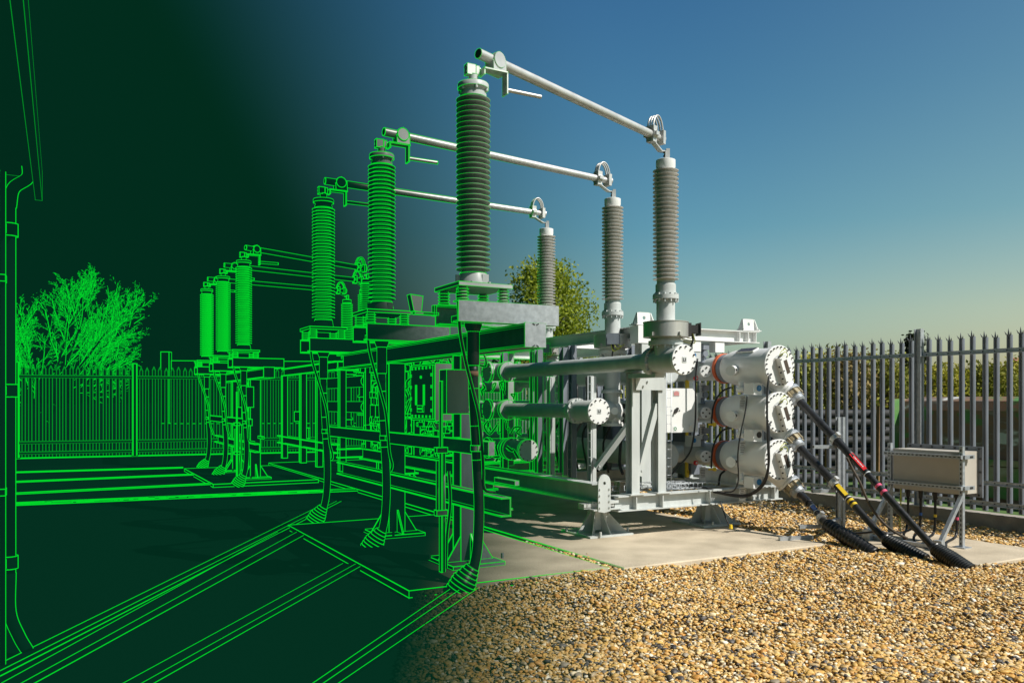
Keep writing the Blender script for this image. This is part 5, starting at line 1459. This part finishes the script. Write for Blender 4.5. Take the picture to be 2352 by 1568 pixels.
# air colour: deeper blue overhead, pale and greenish low down, warmer towards the sun
cr = nn(nt, 'ShaderNodeValToRGB'); el = cr.color_ramp.elements
el[0].position = .0; el[0].color = (.84, .93, .80, 1); el[1].position = 1; el[1].color = (.13, .32, .46, 1)
for q, c in ((.10, (.72, .88, .70, 1)), (.20, (.42, .75, .70, 1)), (.33, (.31, .645, .69, 1)), (.46, (.245, .555, .68, 1))):
    e = el.new(q); e.color = c
nt.links.new(sp.outputs[2], cr.inputs[0])
m1 = nn(nt, 'ShaderNodeMix', data_type='RGBA', blend_type='MULTIPLY'); m1.inputs[0].default_value = 1
nt.links.new(sky.outputs[0], m1.inputs[6]); nt.links.new(cr.outputs[0], m1.inputs[7])
m2 = nn(nt, 'ShaderNodeMix', data_type='RGBA', blend_type='MULTIPLY'); m2.inputs[7].default_value = (1.5, 1.15, 1.0, 1)
wr = nn(nt, 'ShaderNodeMapRange'); wr.interpolation_type = 'SMOOTHSTEP'; wr.inputs['From Min'].default_value = .12; wr.inputs['From Max'].default_value = .62
nt.links.new(sp.outputs[0], wr.inputs['Value']); nt.links.new(wr.outputs[0], m2.inputs[0]); nt.links.new(m1.outputs[2], m2.inputs[6])
bk = nn(nt, 'ShaderNodeMapRange'); bk.interpolation_type = 'SMOOTHSTEP'; bk.inputs['From Min'].default_value = -.35; bk.inputs['From Max'].default_value = .35; bk.inputs['To Min'].default_value = .082; bk.inputs['To Max'].default_value = .126
nt.links.new(sp.outputs[1], bk.inputs['Value']); nt.links.new(bk.outputs[0], b1.inputs[1]); nt.links.new(m2.outputs[2], b1.inputs[0])
t = math_(nt, 'ADD', math_(nt, 'ADD', sp.outputs[0], math_(nt, 'MULTIPLY', sp.outputs[2], .46)), math_(nt, 'MULTIPLY', sp.outputs[1], -.092))
mr = nn(nt, 'ShaderNodeMapRange'); mr.interpolation_type = 'SMOOTHSTEP'; mr.inputs['From Min'].default_value = -.27; mr.inputs['From Max'].default_value = .22
nt.links.new(t, mr.inputs['Value'])
mx = nn(nt, 'ShaderNodeMixShader'); nt.links.new(mr.outputs[0], mx.inputs[0]); nt.links.new(b0.outputs[0], mx.inputs[1]); nt.links.new(b1.outputs[0], mx.inputs[2])
ow = nn(nt, 'ShaderNodeOutputWorld'); nt.links.new(mx.outputs[0], ow.inputs[0])

sd = V((math.sin(SUNAZ)*math.cos(SUNEL), math.cos(SUNAZ)*math.cos(SUNEL), math.sin(SUNEL)))
L = bpy.data.lights.new('sun', 'SUN'); L.energy = 5.0; L.angle = math.radians(.53); L.color = (1, .955, .88)
lo = bpy.data.objects.new('sun', L); COL.objects.link(lo); lo.rotation_euler = sd.to_track_quat('Z', 'Y').to_euler(); lo.location = (10, -10, 20)

cd = bpy.data.cameras.new('camera'); cd.sensor_width = 36; cd.lens = 36*F/2352; cd.shift_y = (HZ-784)/2352; cd.clip_end = 3000; cd.clip_start = .05
co = bpy.data.objects.new('camera', cd); COL.objects.link(co); co.location = CAM; co.rotation_euler = (PI/2, 0, 0); sc.camera = co
sc.view_settings.view_transform = 'Standard'; sc.view_settings.look = 'None'; sc.view_settings.exposure = .2; sc.view_settings.gamma = 1
sc.render.engine = 'CYCLES'; sc.cycles.max_bounces = 6; sc.cycles.transparent_max_bounces = 12
sc.cycles.use_denoising = True
